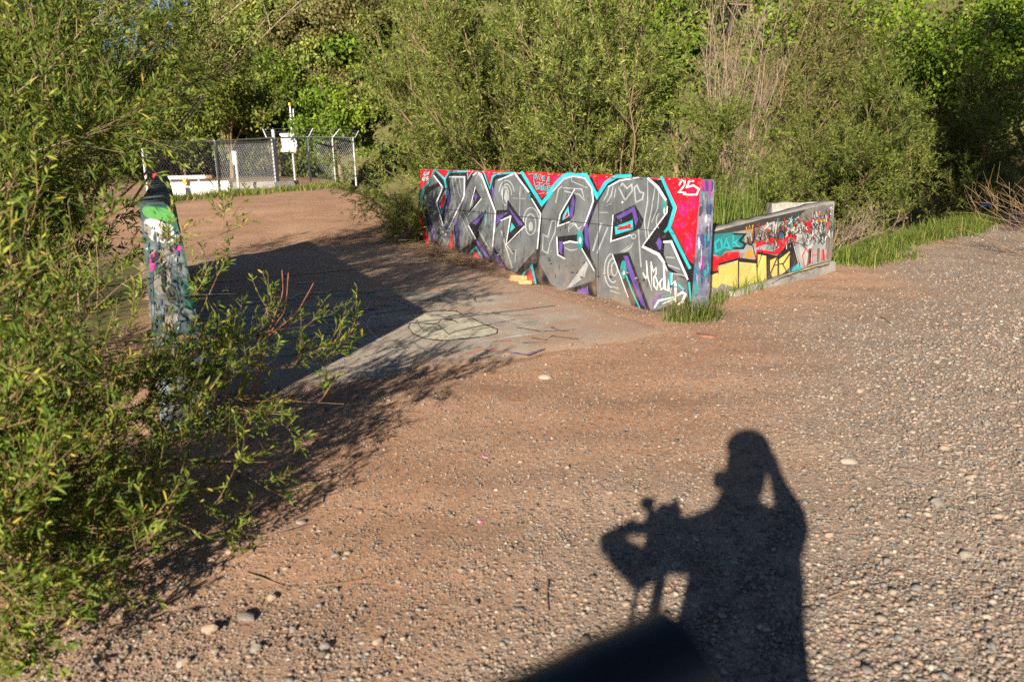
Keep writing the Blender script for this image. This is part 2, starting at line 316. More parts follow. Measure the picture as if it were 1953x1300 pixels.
def concrete_mat(name, c0, c1, c2):
    m, nt, b, nd, lk = new_mat(name)
    tc = N(nd, "ShaderNodeTexCoord")
    n1 = N(nd, "ShaderNodeTexNoise"); n1.inputs["Scale"].default_value = 3.5; n1.inputs["Detail"].default_value = 9; n1.inputs["Roughness"].default_value = 0.65; lk.new(tc.outputs["Object"], n1.inputs["Vector"])
    r = ramp(nd, [(0.32, c0), (0.5, c1), (0.66, c2)]); lk.new(n1.outputs["Fac"], r.inputs[0])
    n2 = N(nd, "ShaderNodeTexNoise"); n2.inputs["Scale"].default_value = 45; n2.inputs["Detail"].default_value = 9; n2.inputs["Roughness"].default_value = 0.75; lk.new(tc.outputs["Object"], n2.inputs["Vector"])
    r2 = ramp(nd, [(0.35, (0.6, 0.6, 0.6)), (0.6, (1.1, 1.1, 1.1))]); lk.new(n2.outputs["Fac"], r2.inputs[0])
    mx = N(nd, "ShaderNodeMixRGB", blend_type='MULTIPLY'); mx.inputs[0].default_value = 1; lk.new(r.outputs[0], mx.inputs[1]); lk.new(r2.outputs[0], mx.inputs[2])
    lk.new(mx.outputs[0], b.inputs["Base Color"]); b.inputs["Roughness"].default_value = 0.8
    bp = N(nd, "ShaderNodeBump"); bp.inputs["Strength"].default_value = 0.5; bp.inputs["Distance"].default_value = 0.006; lk.new(n2.outputs["Fac"], bp.inputs["Height"]); lk.new(bp.outputs[0], b.inputs["Normal"])
    return m
M_CONC = concrete_mat("old_concrete", (0.22, 0.20, 0.18), (0.33, 0.31, 0.28), (0.44, 0.41, 0.37))
M_BLOTCH = concrete_mat("overpainted_concrete", (0.03, 0.045, 0.10), (0.17, 0.18, 0.25), (0.40, 0.36, 0.43))
M_BLOTCH2 = concrete_mat("overpainted_dark_concrete", (0.012, 0.03, 0.03), (0.045, 0.08, 0.085), (0.24, 0.27, 0.28))
# ------------------------------------------------------------------ long lettered wall
AZ = math.radians(-25.5); WDIR = WD = np.array([math.sin(AZ), math.cos(AZ), 0.0]); WS = np.array([math.cos(AZ), -math.sin(AZ), 0.0])
B0 = ground(1318, 593); T0 = hit(1337, 343, B0, WD); TO = hit(1363, 341, B0, WD); BO = hit(1352, 577, B0, WD)
FN = unit(np.cross(WD, T0-B0)); FN = FN if FN @ WS < 0 else -FN
WLEN = (hit(803, 322, B0, FN)-B0) @ WD
def prism(name, sect, length, parent, mat, nseg=24, topnoise=0.006, seed=1, along=None):
    WD = WDIR if along is None else along
    """a cross-section (points in order, in the end plane) run along the wall, with slightly worn top edges"""
    rg = np.random.default_rng(seed); sect = np.array(sect, float); k = len(sect); zmax = sect[:, 2].max()
    V = []
    for i in range(nseg+1):
        s = sect+WD*(length*i/nseg)
        hi = s[:, 2] > zmax-0.05
        s[hi, 2] -= np.abs(rg.normal(0, topnoise, hi.sum())); V.append(s)
    V = np.concatenate(V); F = []
    for i in range(nseg):
        for j in range(k): F.append((i*k+j, i*k+(j+1) % k, (i+1)*k+(j+1) % k, (i+1)*k+j))
    a = Acc(); a.add(V, np.array(F)); a.add(V[:k], np.arange(k)[None, ::-1]); a.add(V[-k:], np.arange(k)[None])
    me = a.mesh(name); o = link(name, me, parent, mat)
    bm = bmesh.new(); bm.from_mesh(me); bmesh.ops.recalc_face_normals(bm, faces=bm.faces); bm.to_mesh(me); bm.free()
    return o
slope = (T0-B0)/(T0-B0)[2]; slopeo = (TO-BO)/(TO-BO)[2]
ztop = T0[2]
sect = [B0-slope*0.5, B0+slope*(ztop-0.012), B0+slope*ztop+WS*0.012, BO+slopeo*(ztop-BO[2])-WS*0.015, BO+slopeo*(ztop-0.02-BO[2]), BO-slopeo*0.55]
wallV = empty("graffiti_wall", (float(B0[0]), float(B0[1]), 0)); tag(wallV, "long concrete bridge parapet with big grey block letters on red, teal outlines", "wall")
prism("concrete_body", sect, WLEN, wallV, M_BLOTCH, topnoise=0.003)
pp = Painter(B0, FN)
# ground coat
pp.begin()
pp.poly("black", [(803.5, 322.8), (1336, 343.6), (1317, 600), (1240, 640), (790, 480)])
pp.poly("red", [(803, 322.6), (1337, 343.5), (1336.8, 346.2), (803, 325.5)])
for pts in ([(112, 118), (245, 115), (205, 205), (150, 275), (112, 310)], [(100, 460), (130, 560), (200, 780), (215, 830), (165, 830), (98, 700)], [(250, 118), (380, 118), (338, 205)], [(560, 120), (625, 120), (560, 205)],
            [(718, 125), (980, 135), (830, 160), (790, 180), (772, 258)], [(1085, 142), (1500, 155), (1268, 390)], [(420, 700), (437, 915), (355, 900)], [(638, 880), (718, 1005), (575, 960)], [(1162, 1060), (1195, 1200), (1085, 1150)]):
    pp.poly("red", cA(pts))
pp.poly("red", cB([(262, 88), (460, 96), (375, 138), (318, 208)])); pp.poly("red", cB([(812, 110), (1092, 122), (1035, 760), (1000, 735), (872, 480), (905, 340)]))
for x, y, rx, ry in ((960, 350, 40, 60), (1000, 600, 35, 80), (950, 470, 20, 30), (1030, 300, 25, 50), (905, 470, 18, 18), (350, 150, 30, 30), (1010, 180, 28, 40)): pp.poly("pink", cB(circ(x, y, rx, ry, 12)))
for x, y, rx, ry in ((1405, 215, 40, 40), (1165, 200, 15, 30), (760, 165, 22, 25), (640, 940, 20, 30)): pp.poly("pink", cA(circ(x, y, rx, ry, 10)))
for w, pts in ((22, [(245, 118), (205, 215), (145, 285), (118, 390), (125, 470)]), (18, [(120, 470), (150, 570), (215, 830)]), (18, [(250, 122), (340, 212), (352, 290)]), (18, [(340, 212), (383, 140), (578, 135)]), (12, [(556, 140), (560, 210), (608, 130)]),
               (18, [(710, 135), (771, 300), (797, 185), (832, 160), (1010, 148)]), (36, [(1075, 145), (1265, 445), (1500, 168), (1560, 160)]), (16, [(345, 900), (425, 665), (442, 915)]), (20, [(550, 955), (635, 855), (728, 1005)]), (20, [(1060, 1145), (1170, 1035), (1208, 1200)])):
    pp.stroke("teal" if pts[0] in ((245, 118), (120, 470)) else "cyan", w/5.0, cA(pts))
pp.stroke("cyan", 7, cB([(-60, 235), (0, 160), (60, 100), (225, 92), (310, 255), (380, 148), (455, 104), (560, 98)])); pp.stroke("cyan", 7, cB([(795, 112), (895, 340), (850, 490), (880, 540), (1005, 790)]))
pp.stroke("cyan", 6, cB([(820, 520), (850, 480), (880, 545)]))
pp.end("painted_background", wallV)
# the letters
def letter(fills, black=(), purple=(), extra=(), pale=(), white=(), cm=cA, sc=5.0, ww=10):
    pp.begin()
    for f in fills: pp.poly("grey", cm(f))
    for f in pale: pp.stroke("pale", f[0]/sc, cm(f[1]), len(f) > 2)
    for f in black: pp.poly("black", cm(f))
    for f in purple: pp.poly("purple", cm(f))
    for c, f in extra:
        if isinstance(f, tuple): pp.stroke(c, f[0]/sc, cm(f[1]), len(f) > 2)
        else: pp.poly(c, cm(f))
    for f in white: pp.stroke("white", (f[0] if isinstance(f, tuple) else ww)/sc, cm(f[1] if isinstance(f, tuple) else f))
    pp.end("painted_letter", wallV)
letter([[(235, 165), (322, 285), (262, 430), (325, 655), (400, 385), (383, 180), (532, 182), (528, 370), (470, 560), (345, 880), (295, 890), (170, 480), (145, 380)]],
       black=[[(150, 300), (235, 260), (300, 225), (320, 262), (240, 300), (160, 370)]],
       purple=[[(365, 250), (392, 390), (335, 590), (358, 430)], [(175, 560), (200, 600), (275, 830), (235, 780)], [(445, 590), (465, 600), (480, 870), (440, 700)]],
       extra=[("cyan", [(355, 300), (362, 380), (312, 545), (276, 435)]), ("red", [(342, 330), (350, 385), (312, 510), (288, 440)]), ("teal", [(520, 345), (540, 360), (545, 410), (525, 420)])],
       pale=[(7, [(440, 190), (470, 330), (490, 380)]), (6, [(480, 195), (500, 330)]), (6, [(410, 195), (425, 300), (440, 380)]), (6, [(215, 300), (190, 470)]), (6, [(240, 300), (225, 470)]), (8, [(240, 690), (290, 610), (325, 680), (355, 605), (390, 670)]), (8, [(250, 740), (290, 660), (330, 710), (380, 700)]), (8, [(265, 790), (310, 705), (360, 740)]), (8, [(285, 840), (315, 760), (345, 800)]), (7, [(380, 540), (435, 465), (420, 520), (385, 545)])],
       white=[(12, [(238, 175), (322, 285), (262, 430), (325, 652)]), (12, [(385, 187), (530, 187), (527, 370), (345, 745)])])
letter([[(615, 165), (650, 136), (692, 170), (825, 525), (800, 925), (770, 930), (655, 700), (725, 525), (580, 630), (637, 775), (490, 895), (465, 600), (520, 400), (550, 290)]],
       black=[[(632, 290), (690, 395), (562, 548)], [(572, 645), (735, 500), (728, 545), (655, 700), (640, 770)]],
       purple=[[(622, 370), (640, 335), (652, 375), (632, 425)], [(598, 630), (722, 530), (640, 645)], [(645, 780), (775, 965), (725, 945), (640, 810)]],
       extra=[("teal", [(608, 390), (618, 420), (602, 480), (590, 470)]), ("red", [(606, 415), (611, 435), (600, 455)]), ("cyan", (9, [(722, 545), (732, 620), (725, 650)]))],
       pale=[(7, [(640, 200), (625, 240), (660, 160), (690, 200)]), (7, [(690, 260), (710, 320), (720, 260)]), (6, [(740, 500), (735, 620)]), (6, [(765, 480), (765, 640)]), (6, [(785, 520), (790, 660)]), (7, [(490, 560), (600, 780)]), (7, [(520, 520), (570, 640)]), (8, [(660, 690), (780, 900)])],
       white=[(14, [(612, 170), (650, 140), (690, 165), (825, 525), (798, 850)]), (10, [(632, 285), (566, 548), (690, 395)]), (12, [(566, 650), (636, 778)])])
letter([[(825, 215), (1015, 150), (1255, 530), (1222, 880), (1150, 950), (1025, 1095), (965, 1090), (808, 850), (815, 740), (830, 500), (800, 400)]],
       black=[[(832, 505), (935, 500), (938, 400), (1108, 640), (1040, 740), (925, 840), (970, 560), (875, 605), (830, 680)]],
       purple=[[(835, 550), (955, 520), (880, 580), (838, 650)], [(940, 460), (1010, 550), (1095, 645), (1050, 650), (980, 535)], [(788, 260), (812, 300), (790, 420)], [(808, 890), (935, 1085), (900, 1080), (805, 960)]],
       extra=[("cyan", [(978, 622), (1012, 668), (960, 718)]), ("pale", [(905, 390), (925, 300), (950, 390), (930, 440)]), ("pale", circ(1162, 660, 22, 45)), ("teal", [(1140, 345), (1160, 350), (1155, 420), (1140, 400)])],
       pale=[(9, circ(930, 360, 48, 105, 14, 180, 360)), (9, circ(930, 350, 72, 130, 14, 190, 350)), (8, circ(920, 370, 30, 90, 12), 1), (10, circ(1160, 640, 50, 100, 16), 1), (9, circ(1165, 620, 75, 140, 16, 160, 400)), (8, [(1060, 280), (1055, 560)]), (7, [(990, 390), (1110, 395)]), (7, [(1055, 340), (1060, 450)]), (16, [(880, 705), (985, 1060)]), (10, [(935, 840), (990, 920)]), (8, [(1020, 880), (1010, 1000)])],
       white=[(14, [(855, 218), (1012, 152), (1060, 225)]), (20, [(1010, 155), (1140, 330)]), (12, [(1170, 395), (1255, 540), (1224, 870)]), (12, [(878, 602), (970, 560), (925, 835), (1098, 660)])])
letter([[(120, 98), (200, 108), (262, 165), (287, 240), (277, 340), (215, 480), (190, 560), (200, 650), (262, 740), (302, 812), (290, 885), (110, 945), (40, 964), (16, 947), (-39, 908), (-126, 748), (-118, 654), (-102, 370), (-55, 276), (16, 165), (60, 115)]],
       black=[[(132, 212), (150, 260), (140, 385), (110, 432), (18, 478), (30, 400)], [(8, 558), (160, 540), (182, 572), (160, 602), (58, 600), (66, 722), (12, 692)], [(105, 950), (300, 885), (305, 1030), (240, 1010), (120, 970)], [(210, 640), (262, 735), (305, 810), (300, 700), (250, 690)]],
       purple=[[(128, 235), (143, 290), (127, 400), (104, 420), (112, 320)], [(24, 590), (52, 592), (45, 695), (24, 665)], [(160, 960), (240, 930), (245, 985), (160, 990)], [(300, 300), (240, 450), (250, 660), (218, 600), (215, 490)]],
       extra=[("cyan", [(95, 325), (104, 400), (48, 436), (55, 395)]), ("red", [(90, 358), (96, 400), (60, 422)]), ("teal", circ(183, 580, 24, 72)), ("chalk", circ(183, 585, 10, 26)), ("pale", [(80, 945), (230, 740), (245, 765), (215, 860), (120, 930)])],
       pale=[(10, [(60, 190), (195, 200), (215, 285), (175, 240), (65, 215)]), (8, [(118, 110), (118, 140), (235, 190)]), (9, [(-60, 560), (-30, 440), (0, 430), (-5, 520), (-50, 620)]), (9, [(-60, 560), (-95, 540), (-100, 660), (-60, 680), (-45, 620)]), (12, [(0, 300), (20, 200), (45, 180)]), (8, [(100, 500), (140, 460), (170, 500), (190, 480)]), (8, circ(130, 500, 35, 45, 12, 150, 330)), (8, [(70, 640), (110, 660), (160, 650)])],
       white=[(10, [(-20, 215), (60, 122), (130, 102), (218, 118), (268, 190), (282, 290), (214, 475)]), (9, [(143, 200), (32, 390), (14, 478), (105, 445)]), (9, [(8, 560), (14, 692), (68, 722)]), (13, [(58, 605), (105, 592), (165, 602)]), (9, [(196, 648), (288, 812)])], cm=cB, sc=3.938)
letter([[(380, 188), (480, 128), (620, 108), (700, 118), (772, 190), (838, 300), (832, 370), (650, 628), (700, 660), (812, 745), (845, 810), (990, 885), (992, 1010), (745, 1115), (705, 1110), (548, 680), (425, 690), (540, 1000), (575, 1085), (310, 1035), (305, 800), (262, 700), (242, 500), (300, 330)], [(818, 590), (866, 590), (992, 845), (992, 882), (845, 782), (812, 690)]],
       black=[[(433, 395), (595, 318), (662, 432), (640, 490), (420, 602), (412, 570)], [(428, 690), (548, 672), (712, 1115), (640, 1115), (530, 860)]],
       purple=[[(452, 405), (590, 328), (618, 430), (600, 478), (574, 372), (470, 428)], [(508, 700), (540, 700), (680, 1095), (640, 1060), (556, 850)], [(778, 558), (797, 600), (790, 655), (775, 655), (752, 600)]],
       extra=[("cyan", [(443, 482), (578, 430), (582, 500), (448, 542)]), ("red", [(458, 494), (562, 458), (566, 492), (462, 510)]), ("teal", [(800, 280), (830, 290), (825, 400), (800, 370)]), ("chalk", circ(815, 365, 7, 28)), ("teal", circ(508, 805, 24, 72)), ("chalk", circ(510, 830, 8, 20)), ("cyan", (11, [(530, 850), (570, 960), (632, 1095)])), ("chalk", circ(500, 298, 9))],
       pale=[(12, [(520, 285), (475, 190), (500, 155), (535, 195), (570, 165), (575, 210), (520, 285)]), (12, [(600, 300), (590, 190), (610, 170), (630, 220), (660, 230), (650, 275), (600, 300)]), (9, [(690, 140), (690, 290), (665, 440), (680, 580)]), (9, [(745, 190), (720, 350), (690, 500), (700, 570)]), (8, [(775, 220), (765, 340), (720, 450)]), (9, circ(790, 440, 35, 60, 10, 120, 250)), (9, [(400, 185), (385, 240), (360, 285)]), (9, [(430, 180), (415, 250), (385, 300)]), (8, [(450, 200), (440, 260)]), (7, [(380, 325), (415, 310)]), (7, [(330, 375), (390, 375)]), (18, [(340, 460), (280, 660)]), (14, [(390, 490), (310, 680)]), (9, circ(430, 810, 65, 130, 16, 100, 260)), (9, circ(430, 810, 40, 90, 14, 60, 280)), (8, circ(440, 800, 22, 50, 12), 1), (9, [(410, 960), (480, 985)]), (9, [(420, 930), (470, 945)]), (16, [(620, 500), (640, 780)]), (9, [(490, 670), (585, 600), (560, 640), (510, 670)]), (8, circ(585, 555, 16), 1), (10, [(830, 710), (890, 715)]), (12, [(845, 770), (930, 800)]), (12, [(870, 830), (970, 850)])],
       white=[(12, [(395, 182), (480, 135), (620, 114)]), (22, [(695, 122), (765, 185), (825, 280)]), (9, [(838, 330), (834, 375), (652, 626)]), (24, [(655, 632), (770, 690), (812, 750)]), (10, [(812, 750), (835, 810)]), (9, [(430, 395), (414, 592), (560, 545)]), (9, [(425, 690), (543, 1010)]), (17, [(812, 596), (866, 592), (990, 875)])], cm=cB, sc=3.938)
# tags over the letters
pp.begin(); pp.stroke("white", 3.2, cB([(928, 170), (945, 132), (970, 140), (965, 175), (925, 222), (975, 226)])); pp.stroke("white", 3.4, cB([(1035, 138), (1000, 142), (985, 185), (1035, 172), (1075, 200), (1058, 240), (1000, 242), (960, 238)])); pp.end("painted_tag", wallV)
pp.begin()
for pts in ([(560, 620), (520, 440), (530, 300), (600, 230), (620, 290), (600, 350), (560, 400)], [(640, 430), (690, 270), (740, 450)], [(770, 230), (790, 400), (830, 280)], [(915, 300), (840, 310), (845, 470), (905, 465)], [(850, 390), (905, 380)], [(985, 590), (1030, 330), (1060, 330), (1055, 480), (980, 480), (985, 590), (1070, 575)],
            [(700, 620), (590, 650), (590, 690), (690, 680), (690, 750), (600, 770)], [(630, 520), (820, 540)], [(730, 540), (750, 760)], [(800, 620), (800, 780), (840, 790), (850, 640), (800, 620)], [(930, 560), (870, 600), (880, 790), (920, 790), (920, 700)], [(955, 690), (960, 830)], [(1110, 650), (1010, 660), (1000, 830), (1040, 770)], [(1010, 740), (1090, 720)], [(690, 930), (890, 895)]):
    pp.stroke("cyan", 1.7, cT(pts))
pp.end("painted_tag", wallV)
pp.begin()
for pts in ([(340, 280), (410, 270), (390, 320), (300, 330)], [(300, 260), (260, 330), (310, 370), (350, 340)], [(260, 400), (230, 470), (270, 510), (290, 430), (260, 400)], [(290, 510), (320, 400), (350, 470)], [(385, 390), (340, 420), (380, 450), (340, 500)]): pp.stroke("chalk", 2.0, cZ(pts))
pp.end("painted_tag", wallV)
pp.begin()
for w, c, pts in ((7, "purple", [(450, 1100), (430, 1000), (520, 880), (640, 850)]), (6, "purple", [(880, 800), (980, 770)]), (5, "black", [(250, 600), (300, 540)]), (6, "blue", [(520, 1030), (600, 950), (740, 920)]), (6, "teal", [(600, 880), (740, 860)]), (9, "cyan", [(740, 480), (740, 680)]), (6, "cyan", [(880, 680), (960, 760)]), (6, "cyan", [(1060, 640), (1090, 960)]),
                  (3.4, "white", [(245, 470), (290, 560), (325, 520), (305, 260)]), (4.2, "white", [(320, 500), (400, 790), (390, 280)]), (3, "white", [(390, 290), (430, 450), (475, 370), (480, 480), (430, 560), (440, 700), (490, 760), (510, 660), (470, 540)]), (3, "white", [(590, 570), (540, 640), (560, 760), (610, 740), (620, 560)]), (4.4, "white", [(610, 280), (620, 500), (640, 760)]), (3, "white", [(640, 760), (690, 780), (690, 560), (700, 700), (740, 840), (760, 480)]), (3.4, "white", [(760, 660), (810, 620), (820, 950)]), (4, "white", [(830, 650), (820, 980)]), (5, "white", [(450, 1080), (520, 960), (780, 900)]), (4, "white", [(600, 1010), (800, 930)]), (6, "white", [(860, 860), (940, 810), (995, 850), (940, 980), (860, 1030)])):
    pp.stroke(c, w*0.8, cV(pts))
pp.end("painted_tag", wallV)
# runs of paint, shutter joints, chipped top edge
pp.begin()
for i in range(70):
    x = R.uniform(120, 1180); px, py = cA([(x, R.uniform(200, 900))])[0] if R.uniform() < 0.45 else cB([(R.uniform(-50, 980), R.uniform(150, 980))])[0]
    l = R.uniform(3, 13); pp.stroke(["black", "pale", "darkgrey", "stain", "grey"][int(R.integers(5))], R.uniform(0.35, 0.8), [(px, py), (px-l*0.03+R.normal(0, 0.2), py+l*0.6), (px-l*0.05, py+l)])
pp.stroke("darkgrey", 0.7, [(812, 395), (900, 403), (1010, 414), (1120, 425), (1200, 434), (1322, 449)])
for x0, y0, y1 in ((960, 329, 505), (1142, 337, 560)): pp.stroke("darkgrey", 0.6, [(x0, y0), (x0-1, (y0+y1)/2), (x0-2, y1)])
for i in range(46):
    x = R.uniform(806, 1334); y = 322.8+(x-803)*0.0391+R.uniform(0.2, 1.4); k = R.uniform(0.6, 2.4); pp.blob(["concrete", "stain", "pale"][int(R.integers(3))], [(x-k*1.6, y-0.4), (x, y-0.9), (x+k*1.5, y-0.2), (x+k, y+k*0.6), (x-k*0.8, y+k*0.5)])
for i in range(40):                      # scuffs near the foot
    t_ = R.uniform(0, 1); x = 812+t_*500; y = 462+t_*122-R.uniform(4, 40); k = R.uniform(0.5, 2.6); pp.blob(["stain", "concrete", "grey", "darkgrey"][int(R.integers(4))], [(x-k*1.6, y), (x, y-k), (x+k*1.5, y), (x+k, y+k*0.9), (x-k*0.8, y+k)])
pp.end("worn_patch", wallV)
# grey-lilac coat on the end, with its ragged edge over the red
pe = Painter(B0, -WD); pe.edges = ([344.5, 592], [1337.3, 1318.4], [1362.0, 1350.8])
pe.begin()
for c, pts in (("navy", [(1095, 135), (1190, 130), (1180, 230), (1120, 210), (1090, 240)]), ("lavender", [(1110, 260), (1160, 220), (1180, 300), (1150, 360), (1090, 330)]), ("pale", [(1085, 410), (1130, 320), (1165, 340), (1150, 440), (1100, 480)]), ("navy", [(1120, 330), (1180, 300), (1175, 380), (1140, 400)]), ("darkgrey", [(1075, 330), (1110, 320), (1095, 400), (1070, 410)]), ("red", [(1085, 135), (1110, 130), (1100, 230), (1080, 240)]), ("pale", [(1090, 560), (1130, 540), (1150, 600), (1100, 610)]), ("darkgrey", [(1130, 480), (1170, 470), (1165, 540), (1120, 530)]), ("navy", [(1110, 780), (1150, 800), (1140, 860), (1105, 850)]), ("navy", [(1060, 520), (1160, 560), (1160, 640), (1040, 660)]), ("lavender", [(1070, 700), (1120, 660), (1150, 730), (1145, 920), (1080, 900)]), ("teal", [(1000, 930), (1050, 880), (1090, 960), (1000, 1040)]), ("blue", [(1030, 800), (1060, 780), (1070, 870), (1030, 900)])):
    if c not in ("lavender", "pale", "chalk"): pe.blob(c, cB(pts))
for i in range(46):                      # smears of old spray paint
    x, y = R.uniform(1050, 1185), R.uniform(140, 1020); l = R.uniform(60, 230); k = R.uniform(0.2, 0.8)
    pe.blob(["navy", "navy", "lavender", "pale", "lavender", "darkgrey", "blue", "magenta", "teal", "stain"][int(R.integers(10))], cB([(x-8*k*2, y), (x+R.normal(0, 5), y-l*0.5), (x+9*k*2, y-l*0.1), (x+7*k*2, y+l*0.3), (x+R.normal(0, 6), y+l*0.5)]))
pe.end("painted_patch", wallV)
# ------------------------------------------------------------------ the other parapet, seen end-on
LP0 = np.array([-1.78, 4.08, 0.0]); WD2 = np.array([math.sin(math.radians(-22.6)), math.cos(math.radians(-22.6)), 0.0])
ol = [hit(x, y, LP0, WD2) for x, y in ((266, 388), (276, 490), (291, 640), (300, 740))]
orr = [hit(x, y, LP0, WD2) for x, y in ((310, 385), (322, 391), (333, 410), (347, 460), (362, 530), (378, 620), (390, 710))]
bl = ol[-1]+(ol[-1]-ol[-2])*2.2; br = orr[-1]+(orr[-1]-orr[-2])*2.4
wallL = empty("graffiti_wall", (float(LP0[0]), float(LP0[1]), 0)); tag(wallL, "narrow rounded end of a concrete parapet with green top, among willow branches", "wall")
LLEN = 6.6
prism("concrete_body", [bl]+ol[::-1]+orr+[br], LLEN, wallL, M_BLOTCH2, topnoise=0.003, seed=4, along=WD2)
pl = Painter(LP0, -WD2); pl.edges = ([393, 410, 460, 530, 620, 710, 760], [266.5, 268, 273, 280, 289, 297, 302], [321, 332, 346, 361, 377, 389, 395]); pl.begin()
for c, pts in (("dgreen", [(80, 85), (225, 75), (275, 95), (330, 230), (330, 300), (290, 250), (250, 170), (100, 150)]), ("green", [(95, 110), (180, 110), (285, 130), (310, 180), (280, 220), (200, 190), (110, 175)]), ("pale", [(110, 180), (200, 190), (270, 215), (300, 240), (320, 300), (280, 340), (160, 330), (120, 260)]), ("chalk", [(130, 190), (200, 195), (280, 235), (290, 260), (210, 255), (150, 240)]), ("dgreen", [(290, 200), (315, 190), (350, 330), (400, 520), (380, 520), (330, 340)]), ("magenta", [(140, 400), (180, 380), (190, 470), (150, 540)]), ("pale", [(200, 360), (270, 380), (270, 480), (200, 480)]), ("chalk", [(160, 540), (230, 520), (290, 560), (270, 620), (190, 680)]), ("darkgrey", [(240, 620), (310, 590), (320, 700), (260, 720)]), ("pale", [(230, 790), (320, 770), (310, 830), (260, 900), (230, 860)]), ("brown", [(330, 900), (380, 900), (370, 960), (320, 950)]), ("pale", [(270, 960), (320, 940), (330, 1080), (290, 1150)]), ("dgreen", [(345, 600), (410, 560), (430, 760), (370, 740)]), ("stain", [(110, 230), (150, 220), (160, 290), (120, 300)]), ("magenta", [(290, 360), (340, 340), (345, 400), (300, 390)])):
    pl.blob("stain" if c in ("chalk", "pale") and pts[0][1] > 300 else c, cL(pts))  # lower pale patches take a darker tone, partial shade painted into the colour
for i in range(150):
    y = R.uniform(215, 1150); xl = 100+(y-100)*0.085; xr = 255+min(y-100, 500)*0.36; x = R.uniform(xl, xr); l = R.uniform(12, 60); k = R.uniform(0.3, 1.0)
    pl.blob(["darkgrey", "black", "dgreen", "dgreen", "stain", "black", "navy", "darkgrey", "darkgrey", "navy", "pale"][int(R.integers(11))], cL([(x-10*k, y), (x+R.normal(0, 6), y-l*0.5), (x+11*k, y-l*0.1), (x+8*k, y+l*0.3), (x+R.normal(0, 7), y+l*0.5)]))  # old spray patches, palette darkened to include the partial shade on this face
for x, y, rx, ry in ((243, 292, 22, 22), (230, 240, 5, 6), (190, 425, 14, 40), (230, 560, 12, 30), (255, 860, 10, 30)): pl.poly("black", cL(circ(x, y, rx, ry, 12)))
for w, pts in ((4, [(180, 225), (280, 205)]), (4, [(200, 370), (340, 340)]), (3, [(200, 370), (260, 490), (280, 380)]), (3, [(150, 480), (260, 400)]), (6, [(230, 900), (340, 900)]), (4, [(150, 560), (160, 780)])): pl.stroke("black", w/3.0, cL(pts))
pl.end("painted_patch", wallL)
# top and coat on its upper edge
# ------------------------------------------------------------------ low wing wall beyond the long wall
A1 = ground(1446, 550); A2 = ground(1592, 509); QD = unit(A2-A1); QN = np.array([QD[1], -QD[0], 0.0])
W_l = hit(1361, 440, A1, QN); W_m = hit(1558, 392, A1, QN); W_r = hit(1592, 383, A1, QN)
wing = empty("wing_wall", (float(A1[0]), float(A1[1]), 0)); tag(wing, "low sloping concrete wing wall covered in yellow, red, teal and white graffiti", "wall")
a = Acc(); th = 0.17
ts = np.linspace(-0.03, 1.0, 15); L1 = (W_r-W_l) @ QD; V = []; rg = np.random.default_rng(5)
for t in ts:
    p = W_l+QD*L1*t; zt = np.interp(t, [-0.03, 0, 0.83, 1], [W_l[2]-0.002, W_l[2], W_m[2], W_r[2]])+rg.normal(0, 0.004)
    for q, z in ((0, -0.9), (0, zt-0.015), (0.012, zt), (th, zt+rg.normal(0, 0.006)), (th, -0.9)): V.append((p[0]-QN[0]*q, p[1]-QN[1]*q, z))
V = np.array(V); F = [(i*5+j, i*5+(j+1) % 5, (i+1)*5+(j+1) % 5, (i+1)*5+j) for i in range(len(ts)-1) for j in range(5)]
a.add(V, np.array(F)); a.add(V[:5], np.arange(5)[None, ::-1]); a.add(V[-5:], np.arange(5)[None])
def fixn(o):
    bm = bmesh.new(); bm.from_mesh(o.data); bmesh.ops.recalc_face_normals(bm, faces=bm.faces); bm.to_mesh(o.data); bm.free(); return o
fixn(link("concrete_body", a.mesh("wing_body"), wing, M_CONC))
# return wall running back from its far corner
a = Acc(); c0 = W_r.copy(); xr = hit(1473, 386, W_r, UP); rd = unit((xr-c0)*np.array([1, 1, 0])); rn = np.array([-rd[1], rd[0], 0])
if rn[1] < 0: rn = -rn
V = []
for t in np.linspace(0.17, 1.0, 8):
    p = c0+rd*np.linalg.norm(xr-c0)*t
    for q, z in ((0.004, -0.9), (0.004, c0[2]-0.01+rg.normal(0, 0.006)), (0.2, c0[2]-0.012+rg.normal(0, 0.006)), (0.2, -0.9)): V.append((p[0]+rn[0]*q, p[1]+rn[1]*q, z))
V = np.array(V); F = [(i*4+j, i*4+(j+1) % 4, (i+1)*4+(j+1) % 4, (i+1)*4+j) for i in range(7) for j in range(4)]
a.add(V, np.array(F)); a.add(V[:4], np.arange(4)[None, ::-1]); a.add(V[-4:], np.arange(4)[None]); fixn(link("return_wall", a.mesh("return_wall"), wing, M_CONC))
